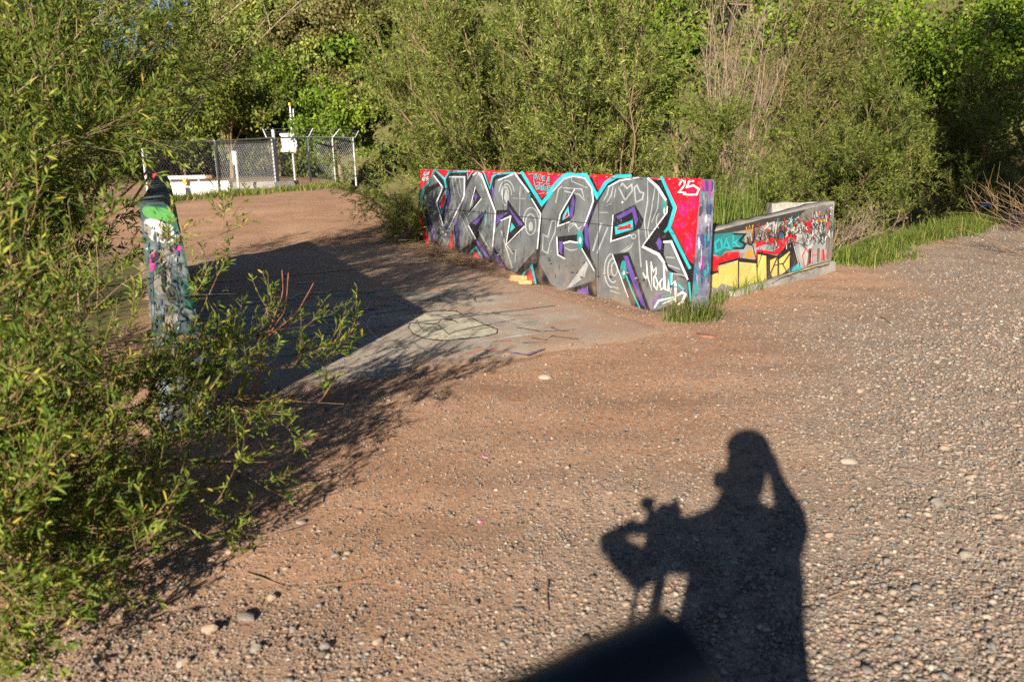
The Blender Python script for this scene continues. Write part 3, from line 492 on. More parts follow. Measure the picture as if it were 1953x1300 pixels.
# footing ledge
a = Acc(); V = []
for t in np.linspace(0.12, 0.985, 14):
    p = W_l+QD*L1*t; z = 0.05+0.04*t+rg.normal(0, 0.004); w = 0.085+rg.normal(0, 0.006)
    for q, zz in ((0.0, z+0.004), (-w+0.015, z), (-w, z-0.02), (-w-0.01, -0.4), (0.0, -0.4)): V.append((p[0]-QN[0]*q, p[1]-QN[1]*q, zz))
V = np.array(V); F = [(i*5+j, i*5+(j+1) % 5, (i+1)*5+(j+1) % 5, (i+1)*5+j) for i in range(13) for j in range(5)]
a.add(V, np.array(F)); a.add(V[:5], np.arange(5)[None, ::-1]); a.add(V[-5:], np.arange(5)[None]); fixn(link("footing_ledge", a.mesh("footing_ledge"), wing, M_CONC))
pw = Painter(A1, QN); pw.begin()
for c, pts in (("pale", [(860, 420), (1248, 300), (1246, 786), (960, 880), (860, 700)]), ("stain", [(1000, 340), (1240, 270), (1244, 400), (1000, 440)]), ("brown", [(860, 440), (980, 420), (1000, 520), (900, 580)]), ("darkgrey", [(960, 360), (1060, 340), (1050, 400), (960, 410)]), ("stain", [(1140, 420), (1246, 400), (1246, 780), (1180, 800), (1150, 600)]), ("orange", [(1080, 340), (1140, 330), (1120, 430), (1085, 430)]), ("red", [(980, 450), (1060, 430), (1050, 540), (1000, 560)]), ("darkgrey", [(1180, 300), (1240, 290), (1235, 360), (1190, 370)])): pw.blob(c, cC(pts))
for c, pts in (("darkgrey", [(148, 538), (400, 475), (620, 418), (1000, 332), (1090, 310), (1000, 400), (850, 430), (640, 470), (520, 510), (330, 540), (150, 600)]), ("stain", [(1000, 335), (1150, 300), (1245, 285), (1245, 420), (1100, 440), (960, 440), (900, 430)]), ("teal", [(148, 560), (330, 545), (430, 560), (440, 690), (330, 700), (250, 720), (215, 770), (135, 740)]), ("brown", [(520, 520), (700, 460), (860, 440), (930, 420), (960, 520), (880, 600), (740, 620), (540, 640), (430, 660)]), ("chalk", [(600, 500), (640, 465), (700, 445), (770, 460), (745, 500), (690, 530), (650, 510), (610, 525)]), ("red", [(540, 640), (640, 590), (740, 600), (860, 560), (940, 560), (860, 640), (760, 670), (690, 700), (540, 700)]), ("pale", [(380, 710), (470, 670), (540, 690), (600, 660), (720, 640), (740, 700), (660, 700), (560, 720), (400, 740)]),
               ("red", [(135, 760), (215, 770), (260, 730), (380, 722), (400, 790), (530, 790), (545, 700), (690, 720), (740, 690), (740, 620), (840, 600), (870, 640), (820, 720), (720, 750), (640, 740), (560, 740), (545, 800), (380, 805), (190, 850), (185, 900), (128, 900)]), ("orange", [(430, 740), (500, 690), (520, 760), (440, 785)]), ("black", [(128, 900), (190, 895), (195, 830), (380, 775), (540, 800), (550, 720), (640, 740), (730, 760), (860, 620), (900, 620), (950, 860), (820, 930), (640, 990), (555, 1030), (380, 1060), (190, 990), (120, 930)]),
               ("yellow", [(195, 850), (372, 800), (372, 1060), (195, 1000)]), ("yellow", [(384, 815), (540, 830), (548, 1010), (384, 1070)]), ("yellow", [(555, 745), (632, 760), (635, 975), (552, 1030)]), ("yellow", [(668, 800), (735, 770), (735, 950), (690, 960), (668, 900)]), ("yellow", [(752, 790), (850, 715), (845, 870), (800, 910), (752, 940)]), ("yellow", [(118, 940), (185, 915), (230, 1010), (180, 1060), (112, 1040)]), ("blue", [(815, 900), (890, 850), (930, 840), (935, 880), (830, 925)]), ("cyan", [(830, 925), (920, 830), (965, 865), (955, 885)]),
               ("pale", [(880, 620), (1000, 650), (1085, 560), (1150, 640), (1190, 620), (1180, 805), (1100, 830), (960, 880), (920, 780)]), ("chalk", [(930, 650), (1000, 690), (1060, 640), (1060, 800), (990, 850), (955, 800)]), ("pale", [(1075, 600), (1130, 650), (1130, 800), (1075, 820)]), ("black", [(1020, 700), (1050, 690), (1040, 830), (1015, 840)]), ("brown", [(1100, 690), (1125, 690), (1120, 815), (1098, 818)]), ("red", [(1145, 700), (1165, 695), (1165, 800), (1148, 805)]), ("orange", [(1090, 430), (1190, 425), (1190, 440), (1090, 470)]), ("darkgrey", [(1100, 455), (1170, 445), (1165, 585), (1125, 590)]), ("chalk", circ(1137, 510, 16, 40)), ("chalk", [(800, 480), (900, 500), (960, 440), (1000, 520), (960, 600), (880, 560)]), ("blue", [(760, 540), (800, 520), (790, 600), (755, 600)]), ("cyan", [(835, 420), (870, 415), (880, 520), (845, 500)]), ("yellow", [(870, 480), (895, 480), (890, 530), (872, 525)])):
    pw.poly(c, cC(pts))
for c, w, pts in (("chalk", 9, [(200, 855), (360, 815)]), ("chalk", 9, [(395, 840), (530, 855)]), ("cyan", 22, [(210, 600), (160, 640), (175, 720), (230, 690), (215, 600)]), ("cyan", 18, [(270, 600), (240, 680), (300, 690), (270, 620)]), ("cyan", 18, [(330, 560), (325, 690), (380, 600), (340, 640), (400, 690)]), ("black", 18, [(330, 560), (440, 560), (390, 620), (440, 650), (420, 690), (330, 690)]), ("orange", 16, [(450, 500), (460, 560), (480, 480), (500, 560), (510, 480)]), ("chalk", 14, [(490, 560), (500, 620)]), ("black", 13, [(460, 590), (470, 650), (500, 660), (525, 590), (520, 500)]), ("black", 11, [(510, 670), (555, 860), (600, 720)]), ("chalk", 9, [(560, 570), (545, 600), (565, 610), (570, 580)]), ("chalk", 9, [(590, 610), (600, 570), (615, 600), (625, 560), (632, 605)]), ("black", 10, [(670, 540), (645, 560), (675, 585), (650, 590), (640, 570)]), ("black", 12, [(720, 545), (710, 590), (740, 600), (760, 510), (800, 560), (830, 470), (845, 570), (880, 530), (870, 580), (940, 530)]), ("black", 22, [(650, 760), (655, 980)]), ("black", 14, [(665, 940), (740, 760)]), ("black", 18, [(745, 770), (742, 950)]), ("black", 9, [(700, 850), (780, 830), (830, 920)]), ("black", 16, [(855, 640), (860, 900)]), ("black", 14, [(790, 830), (850, 740)]), ("white", 8, [(880, 640), (935, 850)]), ("chalk", 12, [(870, 625), (1000, 650), (1085, 545)]), ("black", 6, [(885, 632), (1005, 665), (1080, 560), (1150, 655), (1180, 620)]), ("black", 5, [(890, 660), (940, 860)]), ("red", 8, [(985, 860), (965, 760), (1000, 690), (1025, 740), (1020, 840)]), ("red", 7, [(1060, 680), (1055, 830)]), ("red", 7, [(1060, 760), (1110, 740)]), ("brown", 7, [(1115, 700), (1105, 820)]), ("red", 6, [(1140, 720), (1140, 800)]), ("red", 6, [(1160, 700), (1170, 800)]), ("red", 7, [(1190, 520), (1185, 470), (1205, 450), (1210, 510)]), ("red", 7, [(1225, 450), (1240, 500)]), ("brown", 6, [(1000, 440), (1030, 560)]), ("red", 9, [(1010, 470), (1040, 540)]), ("brown", 8, [(960, 460), (950, 560)]), ("dgreen", 10, [(1010, 850), (1030, 700), (1045, 720)]), ("brown", 6, [(1215, 560), (1200, 780)]), ("red", 5, [(1190, 780), (1205, 745), (1225, 745)]), ("darkgrey", 7, [(1190, 600), (1180, 700)]), ("darkgrey", 10, [(1060, 400), (1075, 480)]), ("pale", 9, [(965, 370), (972, 420)]), ("pale", 10, [(1050, 345), (1062, 410)])):
    pw.stroke(c, w/4.813*1.05, cC(pts))
for i in range(300):
    x = R.uniform(560, 1240); top = 535-(x-150)*0.242; y = top+R.uniform(20, 300)
    if y > (800 if x > 960 else 690)-(x-640)*0.05: continue
    c = ["chalk", "white", "red", "darkgrey", "brown", "teal", "black", "stain"][int(R.integers(8))] if x > 860 or y < 640 else ["red", "black", "chalk"][int(R.integers(3))]
    l = R.uniform(12, 60); pw.stroke(c, R.uniform(0.5, 2.0), cC([(x, y), (x+R.normal(0, 8), y+l*0.5), (x+R.normal(0, 10), y+l)]))
pw.end("painted_lettering", wing)
# lettering along the ledge
pq = Painter(np.array([0, 0, 0.096]), UP, 0.0003); pq.begin()
for c, w, pts in (("yellow", 5, [(830, 930), (940, 895)]), ("yellow", 5, [(950, 895), (1060, 865)]), ("yellow", 5, [(1060, 862), (1210, 822)]), ("black", 1.6, [(690, 985), (760, 955), (830, 935), (900, 930), (860, 945)]), ("black", 1.6, [(870, 915), (950, 890), (1030, 888), (960, 905)]), ("black", 1.6, [(1040, 870), (1130, 850), (1080, 840)]), ("black", 1.6, [(1120, 855), (1215, 830), (1200, 818)])):
    pq.stroke(c, w*0.6, cC(pts))
pq.end("painted_lettering", wing)
# ------------------------------------------------------------------ bridge deck slab with its markings
def slab_material():
    m, nt, b, nd, lk = new_mat("dusty_deck_concrete")
    tc = N(nd, "ShaderNodeTexCoord")
    def noise(s, d=8, r=0.65):
        n = N(nd, "ShaderNodeTexNoise"); n.inputs["Scale"].default_value = s; n.inputs["Detail"].default_value = d; n.inputs["Roughness"].default_value = r; lk.new(tc.outputs["Object"], n.inputs["Vector"]); return n
    r = ramp(nd, [(0.3, (0.37, 0.305, 0.245)), (0.55, (0.48, 0.405, 0.33)), (0.75, (0.54, 0.47, 0.39))]); n1 = noise(4); lk.new(n1.outputs["Fac"], r.inputs[0])
    r2 = ramp(nd, [(0.3, (0.6, 0.6, 0.6)), (0.65, (1.15, 1.15, 1.15))]); n2 = noise(70); lk.new(n2.outputs["Fac"], r2.inputs[0])
    mx = N(nd, "ShaderNodeMixRGB", blend_type='MULTIPLY'); mx.inputs[0].default_value = 1; lk.new(r.outputs[0], mx.inputs[1]); lk.new(r2.outputs[0], mx.inputs[2])
    # old faded paint
    n4 = noise(1.6, 4); r4 = ramp(nd, [(0.0, (0.10, 0.14, 0.16)), (0.45, (0.14, 0.19, 0.18)), (0.55, (0.26, 0.14, 0.13)), (0.65, (0.18, 0.16, 0.26)), (1.0, (0.3, 0.3, 0.28))]); lk.new(n4.outputs["Color"], r4.inputs[0])
    n5 = noise(2.4, 7); r5 = ramp(nd, [(0.54, (0, 0, 0)), (0.66, (0.45, 0.45, 0.45))]); lk.new(n5.outputs["Fac"], r5.inputs[0])
    m2 = N(nd, "ShaderNodeMixRGB"); lk.new(r5.outputs[0], m2.inputs[0]); lk.new(mx.outputs[0], m2.inputs[1]); lk.new(r4.outputs[0], m2.inputs[2])
    # blown dirt
    n3 = noise(1.3, 9, 0.7); r3 = ramp(nd, [(0.44, (0, 0, 0)), (0.60, (1, 1, 1))]); at = N(nd, "ShaderNodeAttribute"); at.attribute_name = "dirt"
    ad = N(nd, "ShaderNodeMath", operation='ADD'); lk.new(n3.outputs["Fac"], ad.inputs[0]); lk.new(at.outputs["Fac"], ad.inputs[1]); lk.new(ad.outputs[0], r3.inputs[0])
    m3 = N(nd, "ShaderNodeMixRGB"); lk.new(r3.outputs[0], m3.inputs[0]); lk.new(m2.outputs[0], m3.inputs[1]); m3.inputs[2].default_value = (0.40, 0.26, 0.178, 1)
    lk.new(m3.outputs[0], b.inputs["Base Color"]); b.inputs["Roughness"].default_value = 0.8
    bp = N(nd, "ShaderNodeBump"); bp.inputs["Strength"].default_value = 0.8; bp.inputs["Distance"].default_value = 0.006; lk.new(n2.outputs["Fac"], bp.inputs["Height"]); lk.new(bp.outputs[0], b.inputs["Normal"])
    return m
OD = np.array([1.30, 6.03, 0])          # near corner of the deck by the lettered wall
ns, nt_ = 44, 60; SV = []; dirtv = []
for j in range(nt_+1):
    for i in range(ns+1):
        t = j/nt_*7.5; s = i/ns*3.72-0.02
        p = OD+WD*t-WS*s
        edge = min(i, ns-i, j, nt_-j) == 0
        z = 0.016 if not edge else -0.006
        SV.append((p[0]+(R.normal(0, 0.022) if edge else 0), p[1]+(R.normal(0, 0.022) if edge else 0), z))
        q = 0.26*math.exp(-s/0.6)+0.10*max(0, t-2.2)+0.16*math.exp(-t/0.25)-0.10
        dirtv.append(q)
SV = np.array(SV); jj = np.arange((ns+1)*(nt_+1)).reshape(nt_+1, ns+1)
sF = np.stack([jj[:-1, :-1], jj[:-1, 1:], jj[1:, 1:], jj[1:, :-1]], -1).reshape(-1, 4)[:, ::-1]
sm_me = np_mesh("deck_slab", SV, [sF]); at_ = sm_me.attributes.new("dirt", 'FLOAT', 'POINT'); at_.data.foreach_set("value", np.array(dirtv, np.float32))
slab = tag(link("pavement_slab", sm_me, None, slab_material()), kind="structure")
pd = Painter(np.array([0, 0, 0.016]), UP, 0.001); pd.begin()
pd.blob("cream", cD([(640, 318), (700, 306), (760, 300), (880, 288), (950, 292), (1010, 320), (1110, 364), (1152, 378), (1150, 398), (1080, 414), (900, 434), (800, 424), (740, 400), (718, 370), (732, 345), (660, 325)]))
for w, pts in ((7, [(640, 318), (760, 300), (880, 286), (950, 290), (1010, 318), (1110, 364), (1154, 380), (1150, 400), (1080, 416), (900, 436), (800, 426), (738, 400), (716, 368), (730, 347), (860, 355), (885, 378), (850, 385)]), (6, [(860, 352), (880, 330), (935, 335), (960, 346)]), (6, [(880, 320), (970, 305), (1040, 345)]), (6, [(1030, 382), (1110, 372)]), (6, [(790, 386), (812, 384)]), (5, [(1250, 370), (1370, 390), (1460, 385)]), (5, [(1320, 420), (1390, 432), (1420, 412), (1550, 428)]), (5, [(1100, 360), (1240, 330)]), (5, [(760, 340), (700, 325)])): pd.stroke("black", w/2.57*0.85, cD(pts))
for w, pts in ((7, [(700, 306), (530, 320), (510, 360), (545, 410), (600, 450), (700, 505)]), (7, [(930, 466), (1250, 412), (1390, 395), (1060, 285)]), (5, [(260, 118), (330, 122)])): pd.stroke("chalk", w/2.57*1.0, cD(pts))
for w, pts in ((4, [(1000, 500), (1080, 480), (1160, 490), (1230, 460)]), (4, [(1010, 535), (1120, 510), (1190, 520), (1100, 545)]), (4, [(1130, 440), (1220, 436)]), (4, [(960, 560), (1060, 545)])): pd.stroke("brown" if pts[0][1] > 510 else "red", w/2.57*0.7, cD(pts))
for c, w, pts in (("teal", 8, [(600, 200), (700, 215), (820, 210)]), ("purple", 7, [(640, 225), (730, 265)]), ("blue", 8, [(480, 300), (560, 280)]), ("teal", 9, [(420, 250), (560, 220)]), ("blue", 7, [(480, 430), (560, 440)]), ("dgreen", 6, [(740, 240), (880, 235)]), ("cyan", 4, [(270, 118), (330, 124)]), ("brown", 5, [(760, 470), (900, 480)])): pd.stroke(c, w/2.57, cD(pts))
def px_(P):
    v = P-EYE; zf = v @ _fw; return (W/2+FPX*(v @ _rt)/zf, HH/2-FPX*(v @ _up)/zf)
for _ in range(70):                      # faded remains of older writing
    s0, t0_ = R.uniform(0.7, 3.4), R.uniform(0.2, 4.2); pp_ = [OD+WD*t0_-WS*s0]
    for _k in range(int(R.integers(2, 6))): pp_.append(pp_[-1]+WD*R.normal(0, 0.13)-WS*R.normal(0, 0.13))
    pd.stroke(["teal", "blue", "purple", "chalk", "navy", "dgreen", "brown", "pale", "cyan", "stain"][int(R.integers(10))], R.uniform(0.6, 2.6), [px_(v) for v in pp_])
for t_ in (1.55, 3.3, 5.0):              # sawn joints
    q0, q1 = OD+WD*t_-WS*0.25, OD+WD*t_-WS*3.6
    pd.stroke("stain", 1.3, [px_(q0), px_(q1)])
for _ in range(5):
    s0 = R.uniform(0.4, 3.4); t0_ = R.uniform(0.05, 2.6); pp_ = [OD+WD*t0_-WS*s0]
    for _k in range(6): pp_.append(pp_[-1]+WD*R.normal(0.08, 0.08)-WS*R.normal(0.12, 0.09))
    pd.stroke("stain", 0.55, [px_(v) for v in pp_])
pd.end("painted_marking", slab)
# ------------------------------------------------------------------ plant builder
def leaf_geo(P, D, L, Wd, rng, six=False, fold=0.0):
    n = len(P); D = unit(D); S = unit(np.cross(D, unit(rng.normal(size=(n, 3))))); Nn = np.cross(S, D)
    L = L[:, None]; Wd = Wd[:, None]
    sag = -UP*0.10*L
    if six:
        V = np.stack([P, P+D*L*0.3+S*Wd*0.42, P+D*L*0.72+S*Wd*0.36+sag*0.5, P+D*L+sag, P+D*L*0.72-S*Wd*0.36+sag*0.5+Nn*Wd*0.2, P+D*L*0.3-S*Wd*0.42+Nn*Wd*0.2], 1)
        b = np.arange(n)[:, None]*6; F = np.concatenate([b+np.array([0, 1, 2, 3]), b+np.array([0, 3, 4, 5])], 0)
    else:
        V = np.stack([P, P+D*L*0.45+S*Wd*0.5, P+D*L+sag, P+D*L*0.45-S*Wd*0.5+Nn*Wd*0.25], 1)
        b = np.arange(n)[:, None]*4; F = b+np.array([0, 1, 2, 3])
    return V.reshape(-1, 3), F
def curve(S, D, L, k, bend):
    t = np.linspace(0, 1, k)[None, :, None]
    return S[:, None, :]+D[:, None, :]*L[:, None, None]*t+bend[:, None, :]*L[:, None, None]*t**2
def pick(paths, idx, t):
    k = paths.shape[1]; f = t*(k-1); i = np.clip(np.floor(f).astype(int), 0, k-2); w = (f-i)[:, None]
    A = paths[idx, i]; B = paths[idx, i+1]; return A*(1-w)+B*w, unit(B-A)
def side_dir(T, rng, lo, hi, up=0.0):
    n = len(T); A = unit(np.cross(T, unit(rng.normal(size=(n, 3))))); a = np.radians(rng.uniform(lo, hi, n))[:, None]
    return unit(T*np.cos(a)+A*np.sin(a)+UP*up)
def shrub(rng, stems, nb=14, lb=(0.5, 1.1), nt=8, lt=(0.18, 0.4), leaves=16, leaf=(0.07, 0.012), r0=0.016, six=False, t0=0.25, up=0.15, bend=0.15, stemleaf=True, yellow=0.0, lsides=5):
    """stems: (base, tip, lift). Arching stems, side branches, leafy twigs; returns (wood, foliage)"""
    wood, fol = Acc(), Acc(); K = 10
    B = np.array([s[0] for s in stems], float); T = np.array([s[1] for s in stems], float); lift = np.array([s[2] for s in stems])
    ln = np.linalg.norm(T-B, axis=1); C1 = B+(T-B)*0.35+UP*(ln*lift)[:, None]+rng.normal(0, 0.06, B.shape)*ln[:, None]
    t = np.linspace(0, 1, K)[None, :, None]
    sp = B[:, None]*(1-t)**2+2*C1[:, None]*t*(1-t)+T[:, None]*t**2
    sp[:, 1:-1] += rng.normal(0, 0.008, sp[:, 1:-1].shape)*ln[:, None, None]
    n = len(stems); rr = r0*rng.uniform(0.6, 1.2, n)*np.sqrt(ln/3.0)
    V, F = tubes(sp, rr[:, None]*np.linspace(1, 0.22, K)[None], lsides); wood.add(V, F, np.full(len(F), 0.3))
    bi = np.repeat(np.arange(n), nb); bt = t0+(1-t0)*rng.uniform(0, 1, len(bi))**0.8
    P, Tn = pick(sp, bi, bt); D = side_dir(Tn, rng, 18, 62, up)
    L = rng.uniform(*lb, len(bi))*(1.15-0.55*bt)
    bp = curve(P, D, L, 6, UP*bend+rng.normal(0, 0.12, P.shape)); br = (rr[bi]*0.35)[:, None]*np.linspace(1, 0.3, 6)[None]
    V, F = tubes(bp, np.maximum(br, 0.0016), 3); wood.add(V, F, np.full(len(F), 0.6))
    ti = np.repeat(np.arange(len(bi)), nt); tt = rng.uniform(0.12, 1, len(ti)); P, Tn = pick(bp, ti, tt); D = side_dir(Tn, rng, 15, 60, up)
    Lt = rng.uniform(*lt, len(ti)); tp = curve(P, D, Lt, 4, UP*0.1+rng.normal(0, 0.1, P.shape))
    V, F = tubes(tp, np.full((len(ti), 4), 0.0016)*np.linspace(1, 0.5, 4)[None], 3); wood.add(V, F, np.full(len(F), 0.9))
    li = np.repeat(np.arange(len(ti)), leaves); lt_ = rng.uniform(0.08, 1.0, len(li)); P, Tn = pick(tp, li, lt_); D = side_dir(Tn, rng, 20, 65, 0.12)
    L = leaf[0]*rng.uniform(0.55, 1.25, len(li)); base = np.repeat(rng.normal(0, 0.16, len(ti)), leaves)
    rv = np.clip(0.45+base+rng.normal(0, 0.16, len(li)), 0, 0.90); rv = np.where(rng.uniform(size=len(li)) < 0.05+yellow, rng.uniform(0.88, 1, len(li)), rv)
    V, F = leaf_geo(P, D, L, leaf[1]*rng.uniform(0.7, 1.25, len(li)), rng, six); fol.add(V, F, np.concatenate([rv, rv]) if six else rv)
    return wood, fol
def plant(name, wood, fol, mw, ml, label, cat, group=None, base=(0, 0, 0), tw="trunk", cw="crown"):
    e = empty(name, base); tag(e, label, cat, group)
    if wood is not None: link(tw, wood.mesh(tw, True), e, mw)
    if fol is not None: link(cw, fol.mesh(cw), e, ml)
    return e
def copy_plant(e, loc, rz, sc, label=None, group=None):
    c = e.copy(); COL.objects.link(c); c.location = loc; c.rotation_euler = (0, 0, rz); c.scale = (sc[0], sc[0], sc[1])
    if label: c["label"] = label
    if group: c["group"] = group
    for ch in e.children:
        k = ch.copy(); COL.objects.link(k); k.parent = c
    return c
def tz(x, y): return float(terrain(np.array([x]), np.array([y]))[0])
# ---- willow thicket beside the near parapet
rg = np.random.default_rng(11)
def tips(spec, base, lift, jit=0.12):
    out = []
    for x, y, d in spec:
        p = at_depth(x, y, d); p[2] = max(p[2], tz(p[0], p[1])+0.06)
        b = np.array(base)+np.append(rg.normal(0, jit, 2), 0); b[2] = tz(b[0], b[1])-0.03; out.append((b, p, lift+rg.normal(0, 0.06)))
    return out
near = [(640, 690, 3.7), (655, 770, 3.5), (560, 790, 3.3), (520, 660, 3.9), (505, 415, 4.0), (600, 620, 3.9), (440, 880, 3.0), (510, 880, 3.1), (420, 1010, 2.75), (300, 960, 2.6), (170, 880, 2.4), (110, 700, 2.3), (40, 520, 1.9), (130, 470, 2.4), (170, 600, 2.9), (390, 740, 3.4), (450, 560, 3.9), (480, 760, 3.3), (350, 880, 2.9), (250, 800, 2.9), (60, 800, 2.2), (20, 400, 1.7), (180, 720, 2.9), (90, 930, 2.2), (560, 700, 3.7), (300, 1080, 2.4), (410, 830, 3.1), (240, 1010, 2.35), (110, 1080, 2.15), (40, 1150, 2.0), (60, 1000, 2.1), (190, 1090, 2.25), (20, 1060, 2.0), (330, 760, 3.2), (150, 800, 2.6), (90, 600, 2.4), (330, 1000, 2.6), (220, 920, 2.5), (130, 1000, 2.25), (30, 930, 2.1), (20, 1220, 1.95), (90, 1180, 2.05), (380, 930, 2.85), (460, 820, 3.2), (150, 1200, 2.1), (40, 1270, 1.9), (10, 1130, 1.95), (120, 1130, 2.15), (200, 1020, 2.3)]
w, f = shrub(rg, tips(near, (-2.55, 2.75, 0), 0.22, 0.22), nb=11, lb=(0.18, 0.42), nt=5, lt=(0.08, 0.19), leaves=13, leaf=(0.041, 0.0078), r0=0.0085, six=True, t0=0.22, up=0.26, yellow=0.0)
plant("willow_shrub", w, f, M_TWIG, M_WILLOW_NEAR, "low arching willow shrub with yellowing leaves spilling onto the gravel before the parapet end", "shrub", base=(-2.55, 2.75, 0))
def region(n, poly, d0, d1):
    P = np.array(poly, float); out = []
    lo, hi = P.min(0), P.max(0)
    while len(out) < n:
        x, y = rg.uniform(lo[0], hi[0]), rg.uniform(lo[1], hi[1]); c = False; j = len(P)-1
        for i in range(len(P)):
            if (P[i, 1] > y) != (P[j, 1] > y) and x < (P[j, 0]-P[i, 0])*(y-P[i, 1])/(P[j, 1]-P[i, 1])+P[i, 0]: c = not c
            j = i
        if c: out.append((x, y, rg.uniform(d0, d1)))
    return out
w, f = shrub(rg, tips(region(32, [(-120, -60), (300, -60), (360, 60), (330, 180), (190, 300), (130, 380), (110, 680), (-60, 800), (-120, 300)], 3.7, 5.4), (-3.6, 4.5, 0), 0.22, 0.35), nb=15, lb=(0.35, 0.75), nt=7, lt=(0.12, 0.3), leaves=16, leaf=(0.056, 0.0105), r0=0.011, t0=0.3, yellow=0.01)
plant("willow_shrub", w, f, M_BARK, M_WILLOW_NEAR, "tall dense willow shrub rising close behind the green-topped parapet end", "shrub", base=(-3.5, 4.5, 0))
w, f = shrub(rg, tips(region(34, [(-100, -120), (380, -120), (450, 40), (470, 150), (390, 215), (320, 240), (120, 300), (-100, 300)], 5.6, 8.5), (-4.9, 7.4, 0), 0.22, 0.5), nb=16, lb=(0.4, 0.9), nt=8, lt=(0.14, 0.34), leaves=15, leaf=(0.066, 0.012), r0=0.014, t0=0.3, yellow=0.0)
plant("willow_shrub", w, f, M_BARK, M_WILLOW, "tall grey-green willow shrub whose branch tips hang before the chain-link fence", "shrub", base=(-4.9, 7.4, 0))
# bare red shoots
a = Acc()
for pts in ([(505, 650), (540, 560), (538, 515)], [(505, 650), (545, 590), (550, 520)], [(505, 645), (565, 600), (598, 540)]):
    P = [at_depth(x, y, 3.85) for x, y in pts]; P = [P[0]+(P[0]-P[1])*1.2-UP*0.25]+P; t = np.linspace(0, 1, 12)
    Q = np.stack([np.interp(t, np.linspace(0, 1, len(P)), [p[i] for p in P]) for i in range(3)], 1); tube1(a, Q, 0.004, 0.002, 5)
tag(link("bare_shoot", a.mesh("bare_shoot", True), None, M_REDTWIG), "bare reddish willow shoots curving up in front of the shaded deck", "twig")
# ---- big willow behind the lettered wall
def big_willow(base, poly, d0, d1, n, label, lift=0.12, **kw):
    k = dict(nb=20, lb=(0.5, 1.25), nt=8, lt=(0.18, 0.4), leaves=18, leaf=(0.085, 0.0155), r0=0.026, t0=0.22, up=0.18); k.update(kw)
    z = tz(base[0], base[1])
    w, f = shrub(rg, tips(region(n, poly, d0, d1), (base[0], base[1], z), lift, 0.3), **k)
    return plant("willow_shrub", w, f, k.get("mw", M_BARK) if "mw" in k else M_BARK, M_WILLOW, label, "shrub", base=(base[0], base[1], z))
big_willow((0.5, 14.2), [(690, 60), (800, -90), (1000, -150), (1060, -60), (1000, 200), (960, 310), (780, 320), (690, 260)], 12.5, 15.5, 25, "broad olive willow rising behind the first letters of the lettered wall")
big_willow((2.0, 13.0), [(960, -140), (1200, -120), (1300, 40), (1320, 200), (1240, 300), (1000, 300)], 11.3, 14.5, 25, "broad olive willow rising behind the last letters of the lettered wall")
big_willow((-0.4, 16.2), [(640, 30), (760, -100), (900, -120), (860, 300), (700, 300), (650, 190)], 14.8, 18.5, 17, "pale willow leaning out beside the fence, behind the wall's far end")
w, f = shrub(rg, tips([(640, 290, 13.4), (660, 350, 13.2), (700, 400, 13.0), (740, 430, 12.8), (650, 310, 13.8), (720, 330, 13.4), (770, 400, 13.2), (690, 370, 13.0)], (-0.9, 13.9, -0.4), 0.15, 0.15), nb=12, lb=(0.3, 0.7), nt=6, lt=(0.15, 0.3), leaves=14, leaf=(0.075, 0.013), r0=0.012, up=-0.05, bend=-0.12)
plant("willow_shrub", w, f, M_BARK, M_WILLOW, "low drooping willow branches hanging over the dirt at the lettered wall's far end", "shrub", base=(-0.9, 13.9, 0))
# ---- thicket along the creek on the right
w, f = shrub(rg, tips(region(14, [(1290, 210), (1480, 230), (1500, 380), (1440, 400), (1370, 410), (1300, 310)], 9.6, 11.6), (3.1, 11.2, -0.6), 0.12, 0.3), nb=13, lb=(0.3, 0.7), nt=8, lt=(0.14, 0.3), leaves=15, leaf=(0.062, 0.014), r0=0.012)
plant("green_shrub", w, f, M_BARK, M_OLIVE, "bushy olive shrub filling the gap behind the low wing wall", "shrub", base=(3.1, 11.2, -0.6))
w, f = shrub(rg, tips(region(24, [(1440, 120), (1700, 140), (1760, 260), (1720, 370), (1480, 370), (1420, 260)], 12.0, 15.0), (5.6, 14.0, -0.7), 0.12, 0.5), nb=15, lb=(0.45, 1.0), nt=8, lt=(0.16, 0.36), leaves=15, leaf=(0.075, 0.017), r0=0.016)
plant("green_shrub", w, f, M_BARK, M_OLIVE, "wide sunlit creek shrub behind the wing wall's far corner", "shrub", base=(5.6, 14.0, -0.7))
w, f = shrub(rg, tips(region(26, [(1640, 150), (1990, 120), (2080, 330), (1980, 400), (1750, 390), (1650, 300)], 14.5, 19), (9.6, 17.8, -0.7), 0.12, 0.7), nb=15, lb=(0.5, 1.2), nt=8, lt=(0.18, 0.4), leaves=14, leaf=(0.085, 0.02), r0=0.018)
plant("green_shrub", w, f, M_BARK, M_OLIVE, "large shaded shrub beyond the grass verge, above the blue scrap", "shrub", base=(9.6, 17.8, -0.7))
w, f = shrub(rg, tips(region(20, [(1350, -60), (1700, -60), (1720, 160), (1500, 200), (1350, 160)], 17, 21), (6.2, 19.5, -0.7), 0.10, 0.7), nb=15, lb=(0.6, 1.3), nt=8, lt=(0.2, 0.45), leaves=13, leaf=(0.10, 0.021), r0=0.02)
plant("green_shrub", w, f, M_BARK, M_SCRUB, "tall dull brown-green thicket behind the bare tan shrub", "shrub", base=(6.2, 19.5, -0.7))
